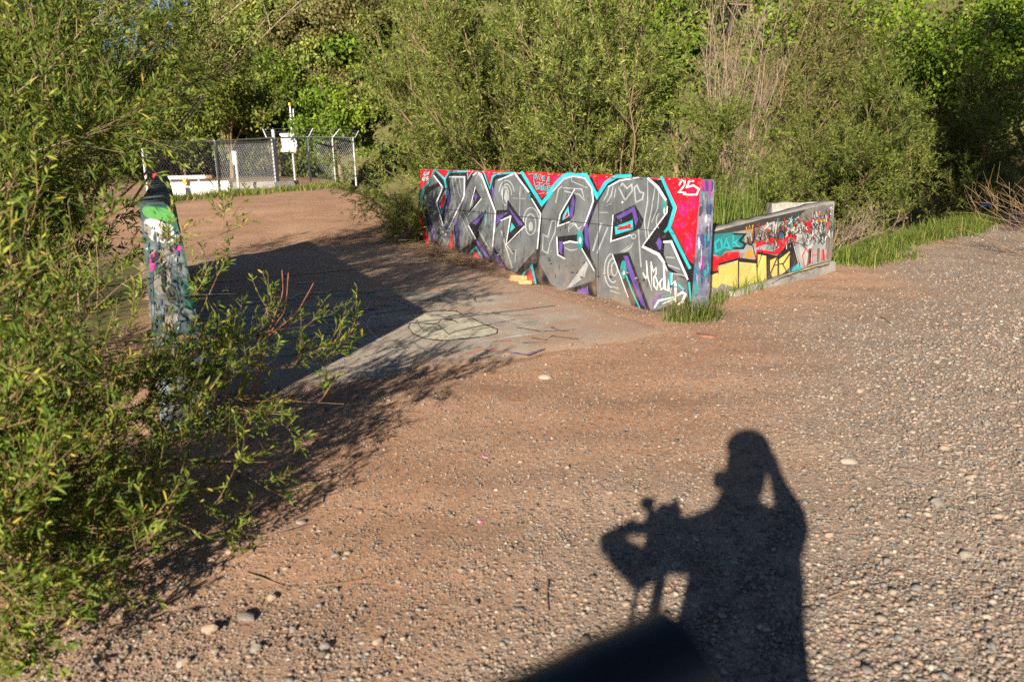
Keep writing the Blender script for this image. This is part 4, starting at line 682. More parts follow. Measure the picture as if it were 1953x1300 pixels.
# bare tan shrub
def bare(rng, stems, nb, lb, nt, lt, r0):
    w, _ = shrub(rng, stems, nb=nb, lb=lb, nt=nt, lt=lt, leaves=1, leaf=(0.01, 0.002), r0=r0, t0=0.3, up=0.35, bend=0.1); return w
w = bare(rg, tips(region(22, [(1330, -40), (1500, -60), (1510, 110), (1440, 190), (1345, 170)], 14.8, 16.0), (4.15, 15.6, -0.6), 0.05, 0.2), 12, (0.3, 0.9), 7, (0.15, 0.4), 0.014)
plant("bare_shrub", w, None, M_DRYTWIG, None, "leafless tan shrub of fine upright branches behind the parapet wall", "shrub", base=(4.15, 15.6, -0.6))
w = bare(rg, tips(region(16, [(1255, 240), (1400, 180), (1470, 220), (1440, 280), (1300, 300)], 12.3, 13.2), (3.6, 12.9, -0.6), 0.05, 0.25), 8, (0.2, 0.6), 5, (0.1, 0.3), 0.013)
plant("bare_shrub", w, None, M_DRYTWIG, None, "low fan of dry pale stems at the foot of the bare tan shrub", "shrub", base=(3.6, 12.9, -0.6))
# dry brush slumped beside the wing wall corner
w = bare(rg, tips([(1690, 435, 10.2), (1670, 445, 10.0), (1650, 430, 10.0), (1640, 445, 9.9), (1700, 420, 10.6), (1680, 400, 10.6), (1630, 440, 9.9), (1720, 430, 10.6), (1610, 430, 9.8), (1660, 415, 10.3)], (3.95, 10.0, 0.55), 0.15, 0.06), 6, (0.15, 0.4), 4, (0.08, 0.2), 0.008)
plant("dry_brush", w, None, M_DRYTWIG, None, "slumped bundle of dry grey-brown stems hanging beside the wing wall corner", "brush", base=(3.95, 10.0, 0))
w = bare(rg, tips([(1838, 352, 9.4), (1800, 405, 9.3), (1850, 385, 9.2), (1875, 395, 9.0), (1915, 352, 9.2), (1935, 350, 9.0), (1845, 440, 8.8), (1885, 368, 9.1), (1900, 400, 8.8), (1860, 415, 8.9), (1910, 380, 9.0), (1870, 450, 8.7), (1930, 400, 8.8), (1950, 370, 8.9)], (6.75, 8.9, 0), 0.04, 0.08), 5, (0.2, 0.5), 3, (0.08, 0.25), 0.007)
plant("dry_brush", w, None, M_TANTWIG, None, "leafless tan-orange brush fanning out over the edge of the gravel", "brush", base=(6.75, 8.9, 0))
# ---- broadleaf trees
def tree(rng, h, rad, nl=16, clumps=9, leaves=60, leaf=(0.13, 0.085), zc=0.62, squash=0.9, r0=0.12):
    """trunk, limbs ending in leafy clumps"""
    wood, fol = Acc(), Acc()
    t = np.linspace(0, 1, 8); tr_ = np.stack([0.12*h*np.sin(t*2)*rng.normal(0, 0.5)*t, 0.12*h*t*rng.normal(0, 0.5), t*h*0.72], 1)
    V, F = tubes(tr_[None], (r0*np.linspace(1, 0.3, 8))[None], 7); wood.add(V, F)
    d = unit(rng.normal(size=(nl, 3))); d[:, 2] = np.abs(d[:, 2])*0.9-0.25; end = np.array([tr_[-1, 0]*0.6, tr_[-1, 1]*0.6, h*zc])+d*np.array([rad, rad, h*(1-zc)*squash/0.75])*rng.uniform(0.65, 1.0, (nl, 1))
    st, _ = pick(np.repeat(tr_[None], nl, 0), np.arange(nl), rng.uniform(0.25, 0.95, nl)); dr = end-st; L = np.linalg.norm(dr, axis=1)
    lp = curve(st, unit(dr-UP*0.15*L[:, None]), L, 6, UP*np.full((nl, 1), 0.15)); V, F = tubes(lp, (r0*0.35)*np.linspace(1, 0.25, 6)[None].repeat(nl, 0), 5); wood.add(V, F)
    bi = np.repeat(np.arange(nl), clumps); P, T = pick(lp, bi, rng.uniform(0.35, 1, len(bi))); D = side_dir(T, rng, 20, 80, 0.1); Lb = rng.uniform(0.12, 0.34, len(bi))*rad
    bp = curve(P, D, Lb, 4, rng.normal(0, 0.15, P.shape)); V, F = tubes(bp, np.full((len(bi), 4), r0*0.07), 3); wood.add(V, F)
    li = np.repeat(np.arange(len(bi)), leaves); P, T = pick(bp, li, rng.uniform(0.2, 1, len(li))); P = P+rng.normal(0, 0.075*rad, P.shape)*np.array([1, 1, 0.7])
    D = unit(rng.normal(size=P.shape)-UP*0.3); base = np.repeat(rng.normal(0, 0.18, len(bi)), leaves); rv = np.clip(0.5+base+rng.normal(0, 0.16, len(li)), 0, 1)
    V, F = leaf_geo(P, D, leaf[0]*rng.uniform(0.6, 1.25, len(li)), leaf[1]*rng.uniform(0.6, 1.25, len(li)), rng); fol.add(V, F, rv)
    return wood, fol
rg = np.random.default_rng(21)
def add_tree(px, d, h, rad, mat, label, name="leafy_tree", **kw):
    p = at_depth(px, 300, d); z = tz(p[0], p[1])-0.1; w, f = tree(rg, h, rad, **kw)
    return plant(name, w, f, M_BARK, mat, label, "tree", base=(0, 0, 0)), (p[0], p[1], z)
def put(t): e, loc = t; e.location = loc; return e
put(add_tree(1790, 23, 6.6, 3.6, M_MAPLE, "bright green broadleaf tree lit above the shaded creek shrubs", nl=30, clumps=12, leaves=70, leaf=(0.13, 0.09), zc=0.55))
put(add_tree(1960, 26, 7.5, 3.8, M_MAPLE, "bright green broadleaf tree rising behind the tan-orange brush", nl=28, clumps=12, leaves=60, leaf=(0.14, 0.10), zc=0.55))
put(add_tree(1560, 29, 8.5, 3.2, M_MAPLE, "bright green tree showing above the brown-green thicket", nl=24, clumps=10, leaves=60, leaf=(0.15, 0.10), zc=0.6))
put(add_tree(1290, 24, 6.6, 2.2, M_MAPLE, "vivid green young tree beside the willow and the bare tan shrub", nl=18, clumps=9, leaves=55, leaf=(0.14, 0.095), zc=0.65))
put(add_tree(650, 34, 5.2, 2.0, M_MAPLE, "vivid green leafy tree between the fence and the leaning willow", nl=18, clumps=9, leaves=60, leaf=(0.15, 0.10), zc=0.5))
put(add_tree(545, 42, 7.4, 2.3, M_MAPLE, "slender vivid green tree standing on the slope behind the pole box", nl=18, clumps=9, leaves=60, leaf=(0.17, 0.12), zc=0.55))
put(add_tree(440, 38, 6.0, 2.8, M_OLIVE, "dark olive tree behind the gate of the chain-link fence", nl=20, clumps=9, leaves=60, leaf=(0.16, 0.10), zc=0.5))
for px_, d_, h_, r_ in ((600, 50, 5.0, 2.4), (655, 54, 6.0, 2.6), (700, 47, 7.5, 3.0), (1180, 44, 10.5, 3.4), (1400, 40, 10.0, 3.6), (860, 33, 8.5, 3.2), (980, 30, 8.5, 3.2), (1090, 33, 9.0, 3.2)):
    put(add_tree(px_, d_, h_, r_, M_SCRUB if px_ in (600, 700) else M_OLIVE, {600: "rounded dull brown-green tree on the slope left of the leaning willow's top", 655: "olive tree partly hidden by the leaning willow's tips", 700: "dull brown-green tree rising on the slope behind the leaning willow", 1180: "olive tree on the slope above the last letters, behind the broad willows", 860: "olive tree topping the willow behind the letter V", 980: "olive tree topping the willow behind the letter D", 1090: "olive tree topping the willows behind the letter E", 1400: "olive tree on the slope behind the bare tan shrub's tips", 490: "olive tree low on the slope behind the dead forked branches"}[px_], nl=22, clumps=9, leaves=50, leaf=(0.2, 0.13), zc=0.5))
# the tall tree behind the photographer whose crown shades the right-hand shrubs
w, f = tree(rg, 17.5, 3.3, nl=30, clumps=10, leaves=48, leaf=(0.22, 0.15), zc=0.76, r0=0.22)
plant("leafy_tree", w, f, M_BARK, M_MAPLE, "tall tree standing behind the photographer", "tree", base=(0, 0, 0)).location = (2.3, -9.5, -0.2)
# ---- shrubs on the hillside
protos = []
for k, (mat, lf, nm, lab) in enumerate(((M_OLIVE, (0.17, 0.11), "hill_shrub", "rounded olive scrub bush on the steep hillside"), (M_SCRUB, (0.16, 0.09), "hill_shrub", "brownish leafless-looking scrub bush on the steep hillside"), (M_MAPLE, (0.18, 0.12), "hill_shrub", "fresh green scrub bush on the steep hillside"), (M_WILLOW, (0.18, 0.10), "hill_shrub", "greyish green scrub bush on the steep hillside"))):
    w, f = tree(rg, 2.6, 1.7, nl=16, clumps=7, leaves=42, leaf=lf, zc=0.42, r0=0.06); e = plant(nm, w, f, M_BARK, mat, lab, "shrub", group="scrub on the hillside: "+["olive", "brown", "fresh green", "greyish"][k]); e.location = (-200, 200+10*k, 0); protos.append(e)
used = set(); cnt = 0
rg = np.random.default_rng(33)
cand = []
for r0_ in np.arange(33, 118, 2.7):
    for azd in np.arange(-25, 36, 1.9+36.0/r0_):
        azr = math.radians(azd+rg.normal(0, 0.7)); r = r0_+rg.normal(0, 1.0); x, y = r*math.sin(azr), r*math.cos(azr)
        yb = np.interp(x, YBX, YBY)
        if azd < -6 and r < 41: continue
        vis = (azd < -8) or (rg.uniform() < 0.10)
        if azd < -20 and r > 58: vis = False
        if vis: cand.append((x, y, r))
rg.shuffle(cand); cand = cand[:230]
for x, y, r in cand:
    k = int(rg.choice(4, p=[0.34, 0.30, 0.12, 0.24])); z = tz(x, y)-0.25; s = rg.uniform(0.75, 1.5)*(0.8+r/140)
    if k not in used:
        e = protos[k]; used.add(k); e.location = (x, y, z); e.rotation_euler = (0, 0, rg.uniform(0, 6.28)); e.scale = (s, s, s*rg.uniform(0.8, 1.2))
    else: copy_plant(protos[k], (x, y, z), rg.uniform(0, 6.28), (s, s*rg.uniform(0.8, 1.25)))
# bare branch reaching across the gap above the fence
w = bare(rg, tips([(545, -30, 9.0), (520, 20, 9.0), (575, 0, 9.2), (500, -20, 8.8)], (-5.1, 8.6, 0), 0.1, 0.15), 4, (0.3, 0.8), 3, (0.1, 0.35), 0.018)
plant("bare_shrub", w, None, M_DRYTWIG, None, "pale dead branches forking up above the chain-link fence gate", "shrub", base=(-5.1, 8.6, 0))
# ------------------------------------------------------------------ grass and weeds
def blades(rng, P, H, Wd, lean=0.35):
    n = len(P); a = rng.uniform(0, 6.283, n); d = np.stack([np.cos(a), np.sin(a), np.zeros(n)], 1); s = np.stack([-np.sin(a), np.cos(a), np.zeros(n)], 1)
    H = H[:, None]; Wd = Wd[:, None]; k = rng.uniform(0.2, 1, (n, 1))*lean
    m = P+UP*H*0.55+d*H*k*0.35; t = P+UP*H*(1-0.25*k)+d*H*k*1.1
    V = np.stack([P-s*Wd/2, P+s*Wd/2, m+s*Wd*0.4, m-s*Wd*0.4, t+s*Wd*0.06, t-s*Wd*0.06], 1)
    b = np.arange(n)[:, None]*6; F = np.concatenate([b+np.array([0, 1, 2, 3]), b+np.array([3, 2, 4, 5])], 0); return V.reshape(-1, 3), F
def grass_obj(name, XY, H, Wd, label, lean=0.4, dry=0.1, kind=None, cat="grass", group=None, mat=None):
    XY = np.asarray(XY); P = np.column_stack([XY, terrain(XY[:, 0], XY[:, 1])-0.01]); V, F = blades(rg, P, H, Wd, lean)
    rv = np.clip(rg.normal(0.5, 0.2, len(P)), 0, 0.87); rv = np.where(rg.uniform(size=len(P)) < dry, rg.uniform(0.9, 1, len(P)), rv)
    a = Acc(); a.add(V, F, np.concatenate([rv, rv])); o = link(name, a.mesh(name), None, mat or M_GRASS)
    return tag(o, label, cat, group, kind)
def clump_xy(centres, n, sd):
    c = np.array(centres); return np.repeat(c, n, 0)+rg.normal(0, sd, (len(c)*n, 2))
A_, B_ = np.array([3.95, 9.45]), np.array([7.75, 13.1])
cs = [A_+(B_-A_)*t+np.array([0.7, -0.7])*(rg.normal(-0.12, 0.17)+abs(rg.normal(0, 0.10))*(rg.uniform() < 0.3)) for t in np.linspace(-0.01, 1.08, 120)]
xy = clump_xy(cs, 90, 0.085); grass_obj("grass", xy, rg.uniform(0.06, 0.30, len(xy))*rg.uniform(0.4, 1.1, len(xy)), rg.uniform(0.005, 0.010, len(xy)), "strip of lush green grass along the edge of the gravel track", 1.0, 0.16, kind="stuff")
t1 = ground(1325, 612); xy = clump_xy([t1[:2]+np.array(v) for v in ((-0.17, 0.02), (-0.08, -0.04), (0.02, -0.02), (0.1, 0.05), (0.17, 0.12), (0.05, 0.08))], 75, 0.05)
grass_obj("grass_tuft", xy, rg.uniform(0.05, 0.30, len(xy)), rg.uniform(0.004, 0.007, len(xy)), "green grass tuft growing at the near corner of the lettered wall", 0.95, 0.24)
xy = clump_xy([ground(x, y)[:2] for x, y in ((1375, 572), (1392, 566), (1410, 562), (1428, 556), (1440, 550), (1365, 580))], 50, 0.05)
grass_obj("grass_tuft", xy, rg.uniform(0.08, 0.22, len(xy)), rg.uniform(0.004, 0.007, len(xy)), "grass tuft at the foot of the yellow graffiti on the wing wall", 0.6, 0.12)
M_STRAW = leaf_mat("straw_blade", [(0.0, (0.42, 0.30, 0.06)), (1.0, (0.62, 0.48, 0.13))])
xy = clump_xy([ground(x, y)[:2] for x, y in ((1372, 560), (1378, 556))], 90, 0.035)
grass_obj("grass_tuft", xy, rg.uniform(0.12, 0.26, len(xy)), rg.uniform(0.003, 0.006, len(xy)), "dry yellow grass tuft between the two graffiti walls", 0.3, 0, mat=M_STRAW)
xy = clump_xy([(W_l+QD*L1*t-QN*q)[:2] for t, q in zip(rg.uniform(0.25, 0.72, 14), rg.uniform(0.45, 0.8, 14))], 26, 0.05)
P0 = np.asarray(xy); o = grass_obj("weeds", xy, rg.uniform(0.8, 1.3, len(xy)), rg.uniform(0.008, 0.014, len(xy)), "green weeds crowding the space inside the low wing wall", 0.25, 0.1, kind="stuff")
FZ = 0.35
f1, f2 = ground(300, 384, FZ), ground(690, 352, FZ)
cs = [f1[:2]+(f2-f1)[:2]*t+rg.normal(0, 0.35, 2) for t in np.linspace(-0.1, 1.1, 130)]
xy = clump_xy(cs, 45, 0.22); grass_obj("grass", xy, rg.uniform(0.05, 0.26, len(xy)), rg.uniform(0.010, 0.018, len(xy)), "rough green grass along the foot of the chain-link fence", 0.9, 0.35, kind="stuff")
# leafy weeds under the near willow
pts = []
for x, y, _ in region(26, [(0, 1010), (215, 980), (230, 1040), (160, 1130), (120, 1200), (40, 1290), (0, 1290)], 0, 1): pts.append(ground(x, y))
pts = np.array(pts); c = np.repeat(pts, 26, 0)+np.column_stack([rg.normal(0, 0.035, (len(pts)*26, 2)), np.abs(rg.normal(0.03, 0.025, len(pts)*26))])
V, F = leaf_geo(c, unit(rg.normal(size=c.shape)*np.array([1, 1, 0.35])), rg.uniform(0.012, 0.028, len(c)), rg.uniform(0.010, 0.02, len(c)), rg, True)
rv = np.clip(rg.normal(0.45, 0.2, len(c)), 0, 0.9); a = Acc(); a.add(V, F, np.concatenate([rv, rv]))
tag(link("ground_cover", a.mesh("ground_cover"), None, M_MAPLE), "small round-leaved weeds on the gravel beneath the arching willow", "weed", kind="stuff")
# dry litter at the far end of the lettered wall
def twig_litter(name, centres, n, sd, ln, r, mat, label, lift=0.02):
    c = np.repeat(np.array(centres), n, 0)[:, :2]; c = c+rg.normal(0, sd, c.shape); a_ = rg.uniform(0, 6.28, len(c)); L = rg.uniform(*ln, len(c))
    P = np.column_stack([c, terrain(c[:, 0], c[:, 1])+np.abs(rg.normal(0, lift, len(c)))+0.006]); D = np.stack([np.cos(a_), np.sin(a_), rg.normal(0, 0.12, len(c))], 1)
    p = curve(P, unit(D), L, 4, rg.normal(0, 0.08, P.shape)*np.array([1, 1, 0.4])); V, F = tubes(p, np.full((len(c), 4), r)*rg.uniform(0.5, 1.2, (len(c), 1)), 3); a = Acc(); a.add(V, F)
    return tag(link(name, a.mesh(name, True), None, mat), label, "litter", kind="stuff")
twig_litter("twig_litter", [ground(x, y) for x, y in ((815, 478), (835, 485), (855, 490), (880, 497), (900, 503), (845, 500), (800, 470))], 70, 0.16, (0.1, 0.35), 0.0035, M_BARK, "dry brown twigs and stalks heaped along the foot of the wall", 0.05)
twig_litter("twig_litter", [ground(x, y) for x, y in ((80, 900), (160, 960), (40, 820), (220, 860), (300, 980), (120, 1020))], 40, 0.2, (0.05, 0.25), 0.002, M_DRYTWIG, "thin dry twigs lying beneath the arching willow")
# ------------------------------------------------------------------ gravel
def ico():
    t = (1+5**0.5)/2; V = unit(np.array([(-1, t, 0), (1, t, 0), (-1, -t, 0), (1, -t, 0), (0, -1, t), (0, 1, t), (0, -1, -t), (0, 1, -t), (t, 0, -1), (t, 0, 1), (-t, 0, -1), (-t, 0, 1)], float))
    F = np.array([(0, 11, 5), (0, 5, 1), (0, 1, 7), (0, 7, 10), (0, 10, 11), (1, 5, 9), (5, 11, 4), (11, 10, 2), (10, 7, 6), (7, 1, 8), (3, 9, 4), (3, 4, 2), (3, 2, 6), (3, 6, 8), (3, 8, 9), (4, 9, 5), (2, 4, 11), (6, 2, 10), (8, 6, 7), (9, 8, 1)]); return V, F
IV, IF = ico()
def stone_mat():
    m, nt, b, nd, lk = new_mat("pebble"); at = N(nd, "ShaderNodeAttribute"); at.attribute_name = "rnd"
    r = ramp(nd, [(0.0, (0.09, 0.075, 0.07)), (0.2, (0.20, 0.155, 0.125)), (0.38, (0.18, 0.175, 0.17)), (0.55, (0.32, 0.25, 0.185)), (0.75, (0.32, 0.20, 0.145)), (0.9, (0.33, 0.27, 0.21)), (0.985, (0.38, 0.32, 0.26)), (1.0, (0.52, 0.48, 0.42))]); lk.new(at.outputs["Fac"], r.inputs[0])
    tc = N(nd, "ShaderNodeTexCoord"); nz = N(nd, "ShaderNodeTexNoise"); nz.inputs["Scale"].default_value = 120; nz.inputs["Detail"].default_value = 2; lk.new(tc.outputs["Object"], nz.inputs["Vector"])
    r2 = ramp(nd, [(0.3, (0.75, 0.75, 0.75)), (0.7, (1.15, 1.15, 1.15))]); lk.new(nz.outputs["Fac"], r2.inputs[0]); mx = N(nd, "ShaderNodeMixRGB", blend_type='MULTIPLY'); mx.inputs[0].default_value = 1; lk.new(r.outputs[0], mx.inputs[1]); lk.new(r2.outputs[0], mx.inputs[2])
    lk.new(mx.outputs[0], b.inputs["Base Color"]); b.inputs["Roughness"].default_value = 0.75; return m
M_STONE = stone_mat()
rg = np.random.default_rng(55)
n = 150000
d = 1.75*np.exp(rg.uniform(0, 1, n)**1.1*math.log(14/1.75)); lat = rg.uniform(-0.72, 0.72, n)*d; X, Y = lat, d
zg_, zn_ = zone(X, Y)
# keep off the deck slab
tt_ = (X-OD[0])*WD[0]+(Y-OD[1])*WD[1]; ss_ = (X-OD[0])*-WS[0]+(Y-OD[1])*-WS[1]; on = (tt_ > 0.02) & (tt_ < 7.4) & (ss_ > 0.1) & (ss_ < 3.7)
keep = (rg.uniform(size=n) < 0.55+0.45*zg_) & (zn_ < 0.55) & (~on | (rg.uniform(size=n) < 0.10+0.5*np.exp(-ss_/0.5)+0.4*np.exp(-tt_/0.2))) & (Y < np.interp(X, YBX, YBY)-0.02)
X, Y, zg_ = X[keep], Y[keep], zg_[keep]; n = len(X)
s = np.exp(rg.normal(math.log(0.0026), 0.45, n))*(1+0.7*zg_*rg.uniform(0, 1.6, n))*np.clip(np.hypot(X, Y)/3.2, 0.9, 2.2)**0.5
s = np.clip(s, 0.002, 0.015)
on2 = on[keep]; Z = terrain(X, Y); Z = np.where(on2, 0.016, Z)
ax = np.stack([s*rg.uniform(0.8, 1.5, n), s*rg.uniform(0.7, 1.2, n), s*rg.uniform(0.45, 0.8, n)], 1)
jit = 1+rg.normal(0, 0.16, (n, 12, 1)); v = IV[None]*jit*ax[:, None, :]; a_ = rg.uniform(0, 6.28, n); ca_, sa_ = np.cos(a_)[:, None], np.sin(a_)[:, None]
v = np.stack([v[..., 0]*ca_-v[..., 1]*sa_, v[..., 0]*sa_+v[..., 1]*ca_, v[..., 2]], -1)+np.stack([X, Y, Z+ax[:, 2]*0.35], 1)[:, None, :]
F = (IF[None]+(np.arange(n)*12)[:, None, None]).reshape(-1, 3)
tag(link("gravel", np_mesh("gravel", v.reshape(-1, 3), [F], rnd=np.repeat(rg.uniform(0, 1, n), 20)), None, M_STONE), "loose tan and grey gravel scattered over the dirt", "gravel", kind="stuff")
# larger loose stones
def rock_mesh(name, seed):
    rr = np.random.default_rng(seed); bm = bmesh.new(); bmesh.ops.create_icosphere(bm, subdivisions=2, radius=1.0)
    ks = rr.normal(size=(5, 3))*1.6; ph = rr.uniform(0, 6, 5)
    for vv in bm.verts:
        c = np.array(vv.co); vv.co *= 1+0.13*sum(math.sin(ks[i] @ c*1.3+ph[i]) for i in range(5))/1.5
    me = bpy.data.meshes.new(name); bm.to_mesh(me); bm.free()
    at = me.attributes.new("rnd", 'FLOAT', 'FACE'); at.data.foreach_set("value", np.full(len(me.polygons), rr.uniform(0.05, 0.72), np.float32)); me.materials.append(M_STONE); return me
rocks = [rock_mesh("stone", 60+i) for i in range(8)]
def stone(x, y, wpx, k, label, group=None, flat=0.5):
    p = ground(x, y); p[2] = tz(p[0], p[1]); dist = np.linalg.norm(p-EYE); s = wpx*dist/FPX/2
    o = bpy.data.objects.new("stone", rocks[k]); COL.objects.link(o); o.location = (p[0], p[1], p[2]+s*flat*0.35); o.scale = (s, s*0.75, s*flat); o.rotation_euler = (0, 0, rg.uniform(-0.6, 0.6)); return tag(o, label, "stone", group)
pale = rock_mesh("stone", 91); pale.attributes["rnd"].data.foreach_set("value", np.full(len(pale.polygons), 0.93, np.float32)); rocks.append(pale)
stone(1618, 893, 27, 8, "smooth pale oval stone on the dirt beside the photographer's shadow")
stone(1786, 966, 30, 2, "grey angular stone lying in the right-hand gravel")
stone(1040, 718, 24, 8, "small white chip of stone on the dirt before the deck")
for i, (x, y, wd) in enumerate([(470, 1180, 40), (520, 1140, 26), (490, 1245, 34), (400, 1210, 30), (640, 1070, 24), (690, 1160, 22), (575, 1000, 20), (545, 1090, 22), (860, 980, 20), (760, 1110, 20), (1290, 1085, 22), (1580, 1030, 20), (1690, 1080, 22), (1745, 1130, 24), (1840, 1060, 24), (1900, 990, 26), (1720, 905, 22), (1800, 870, 24), (1880, 820, 24), (1640, 760, 18), (1700, 700, 18), (1900, 1130, 24), (1680, 1190, 22), (1590, 1110, 20), (990, 1160, 18), (880, 1090, 18), (1100, 930, 16), (720, 1230, 22), (620, 1240, 24), (1030, 1000, 16), (1720, 985, 22), (1850, 920, 24), (1660, 850, 20), (440, 1060, 20), (560, 1210, 18), (350, 1270, 26)]):
    stone(x, y, wd*rg.uniform(0.6, 0.95), i % 8, "loose brownish stone a few centimetres across lying on the gravel", "loose stones on the gravel", rg.uniform(0.45, 0.75))
# wood chunks, brick scrap, petals, twigs
M_WOODCH = simple_mat("split_wood", (0.50, 0.27, 0.12), 0.8, var=0.25, scale=30, bump=0.3); M_BRICK = simple_mat("weathered_wood", (0.24, 0.11, 0.075), 0.85, var=0.3, scale=25, bump=0.3)
M_PINK = simple_mat("pink_petal", (0.75, 0.22, 0.45), 0.6, var=0.2)
def chunk(name, x, y, lw, rz, mat, label, cat, tilt=0.0, group=None):
    p = ground(x, y); p = ground(x, y, tz(p[0], p[1])); p = ground(x, y, tz(p[0], p[1])); bm = bmesh.new(); bmesh.ops.create_cube(bm, size=1.0)
    for vv in bm.verts: vv.co = Vector((vv.co.x*lw[0]*(1+rg.normal(0, 0.08)), vv.co.y*lw[1]*(1+rg.normal(0, 0.12)), vv.co.z*lw[2]*(1+rg.normal(0, 0.12))))
    bmesh.ops.bevel(bm, geom=list(bm.edges), offset=min(lw)*0.12, segments=1); me = bpy.data.meshes.new(name); bm.to_mesh(me); bm.free()
    o = link(name, me, None, mat); o.location = (p[0], p[1], p[2]+lw[2]*0.42+0.004); o.rotation_euler = (0, tilt, rz); return tag(o, label, cat, group)
chunk("wood_chunk", 988, 535, (0.17, 0.085, 0.06), 0.15, M_WOODCH, "split orange wood chunk lying by the wall's red triangle", "wood", 0.1)
chunk("wood_chunk", 1003, 541, (0.15, 0.04, 0.035), -0.25, M_WOODCH, "narrow orange wood splinter beside the split wood chunk", "wood")
chunk("wood_scrap", 1346, 643, (0.16, 0.05, 0.02), -0.7, M_BRICK, "flat reddish brown board scrap on the dirt below the corner tuft", "wood")
chunk("petal_scrap", 925, 873, (0.022, 0.016, 0.006), 0.4, M_PINK, "bright pink petal on the dirt with a white edge", "petal", 0.3)
chunk("petal_scrap", 916, 996, (0.02, 0.014, 0.006), 1.0, M_PINK, "faded pink petal on the dirt, the lone one below the bright one", "petal", 0.2)
def ground_twig(px, label):
    a = Acc(); P = [ground(x, y) for x, y in px]; t = np.linspace(0, 1, 8); Q = np.stack([np.interp(t, np.linspace(0, 1, len(P)), [p[i] for p in P]) for i in range(3)], 1); Q[:, 2] = terrain(Q[:, 0], Q[:, 1])+0.006
    tube1(a, Q, 0.004, 0.0018, 5); tag(link("twig", a.mesh("twig", True), None, M_BARK), label, "twig", "fallen twigs on the gravel")
for px in ([(1045, 1110), (1043, 1135), (1046, 1165)], [(1680, 610), (1705, 630)], [(1730, 627), (1760, 632)], [(1675, 645), (1695, 647)], [(1620, 1200), (1700, 1208)], [(470, 1100), (540, 1120)], [(600, 1125), (690, 1110)], [(940, 520), (990, 521)], [(1780, 690), (1850, 682)], [(1545, 570), (1580, 560)], [(1580, 1150), (1640, 1128)]):
    ground_twig(px, "thin brown twig fallen on the gravel")
# scrap of blue plastic in the brush
M_BLUE = simple_mat("blue_plastic", (0.015, 0.10, 0.26), 0.4, var=0.2); p = at_depth(1882, 390, 14.2); bm = bmesh.new(); bmesh.ops.create_grid(bm, x_segments=10, y_segments=6, size=1.0)
for vv in bm.verts: vv.co = Vector((vv.co.x*0.12, vv.co.y*0.05, 0.03*math.sin(vv.co.x*5+vv.co.y*3)+0.02*math.cos(vv.co.y*6)))
r_ = bmesh.ops.extrude_face_region(bm, geom=list(bm.faces)); bmesh.ops.translate(bm, verts=[v for v in r_["geom"] if isinstance(v, bmesh.types.BMVert)], vec=(0, 0, 0.006))
me = bpy.data.meshes.new("plastic_scrap"); bm.to_mesh(me); bm.free(); o = link("plastic_scrap", me, None, M_BLUE); o.location = p; o.rotation_euler = (0.9, 0.1, 0.2); tag(o, "crumpled blue plastic scrap caught in the shaded brush", "plastic scrap")
#__REST__
# ------------------------------------------------------------------ fenced enclosure
M_GALV = simple_mat("galvanised_steel", (0.55, 0.56, 0.57), 0.45, 0.35, 0.15, 20); M_WIRE = simple_mat("fence_wire", (0.50, 0.51, 0.52), 0.5, 0.2, 0.1, 20)
M_WHITEP = simple_mat("white_paint", (0.72, 0.71, 0.68), 0.5, 0, 0.12, 6, 0.1, dirt=(0.4, 0.36, 0.3)); M_REDP = simple_mat("red_paint", (0.6, 0.02, 0.02), 0.45, 0, 0.15); M_YELP = simple_mat("yellow_fitting", (0.75, 0.42, 0.03), 0.5, 0, 0.15); M_GREYBOX = simple_mat("grey_enclosure", (0.60, 0.63, 0.67), 0.4, 0, 0.08)
def top_z(x, y, G): return float(at_depth(x, y, G[1])[2])
posts = [("left", (285, 387), None), ("a", (420, 373), (403, 270)), ("b", (531, 358), (518, 263)), ("c", (593, 352), (588, 262)), ("d", (640, 348), (635, 262)), ("e", (679, 345), (677, 263))]
G_ = {n: ground(x, y, FZ) for n, (x, y), _ in posts}; Z_ = {n: top_z(t[0], t[1], G_[n]) for n, _, t in posts if t}; Z_["left"] = Z_["a"]
fence = empty("chain_link_fence", tuple(G_["a"])); tag(fence, "galvanised chain-link fence with slanted barbed wire arms around the utility yard", "fence")
def vpost(name, G, z1, r, parent, mat=None, z0=None, sides=8):
    a = Acc(); tube1(a, [(G[0], G[1], (G[2]-0.2 if z0 is None else z0)), (G[0], G[1], z1)], r, r, sides); return link(name, a.mesh(name, True), parent, mat or M_GALV)
for n in ("left", "a", "c", "d", "e"): vpost("post", G_[n], Z_[n]+0.03, 0.036, fence)
vpost("gate_post", G_["b"], Z_["b"]+0.25, 0.06, fence); gp = G_["b"]+unit(G_["a"]-G_["b"])*0.16; vpost("gate_post", gp, Z_["b"]-0.02, 0.035, fence)
seq = ["left", "a", "b", "c", "d", "e"]
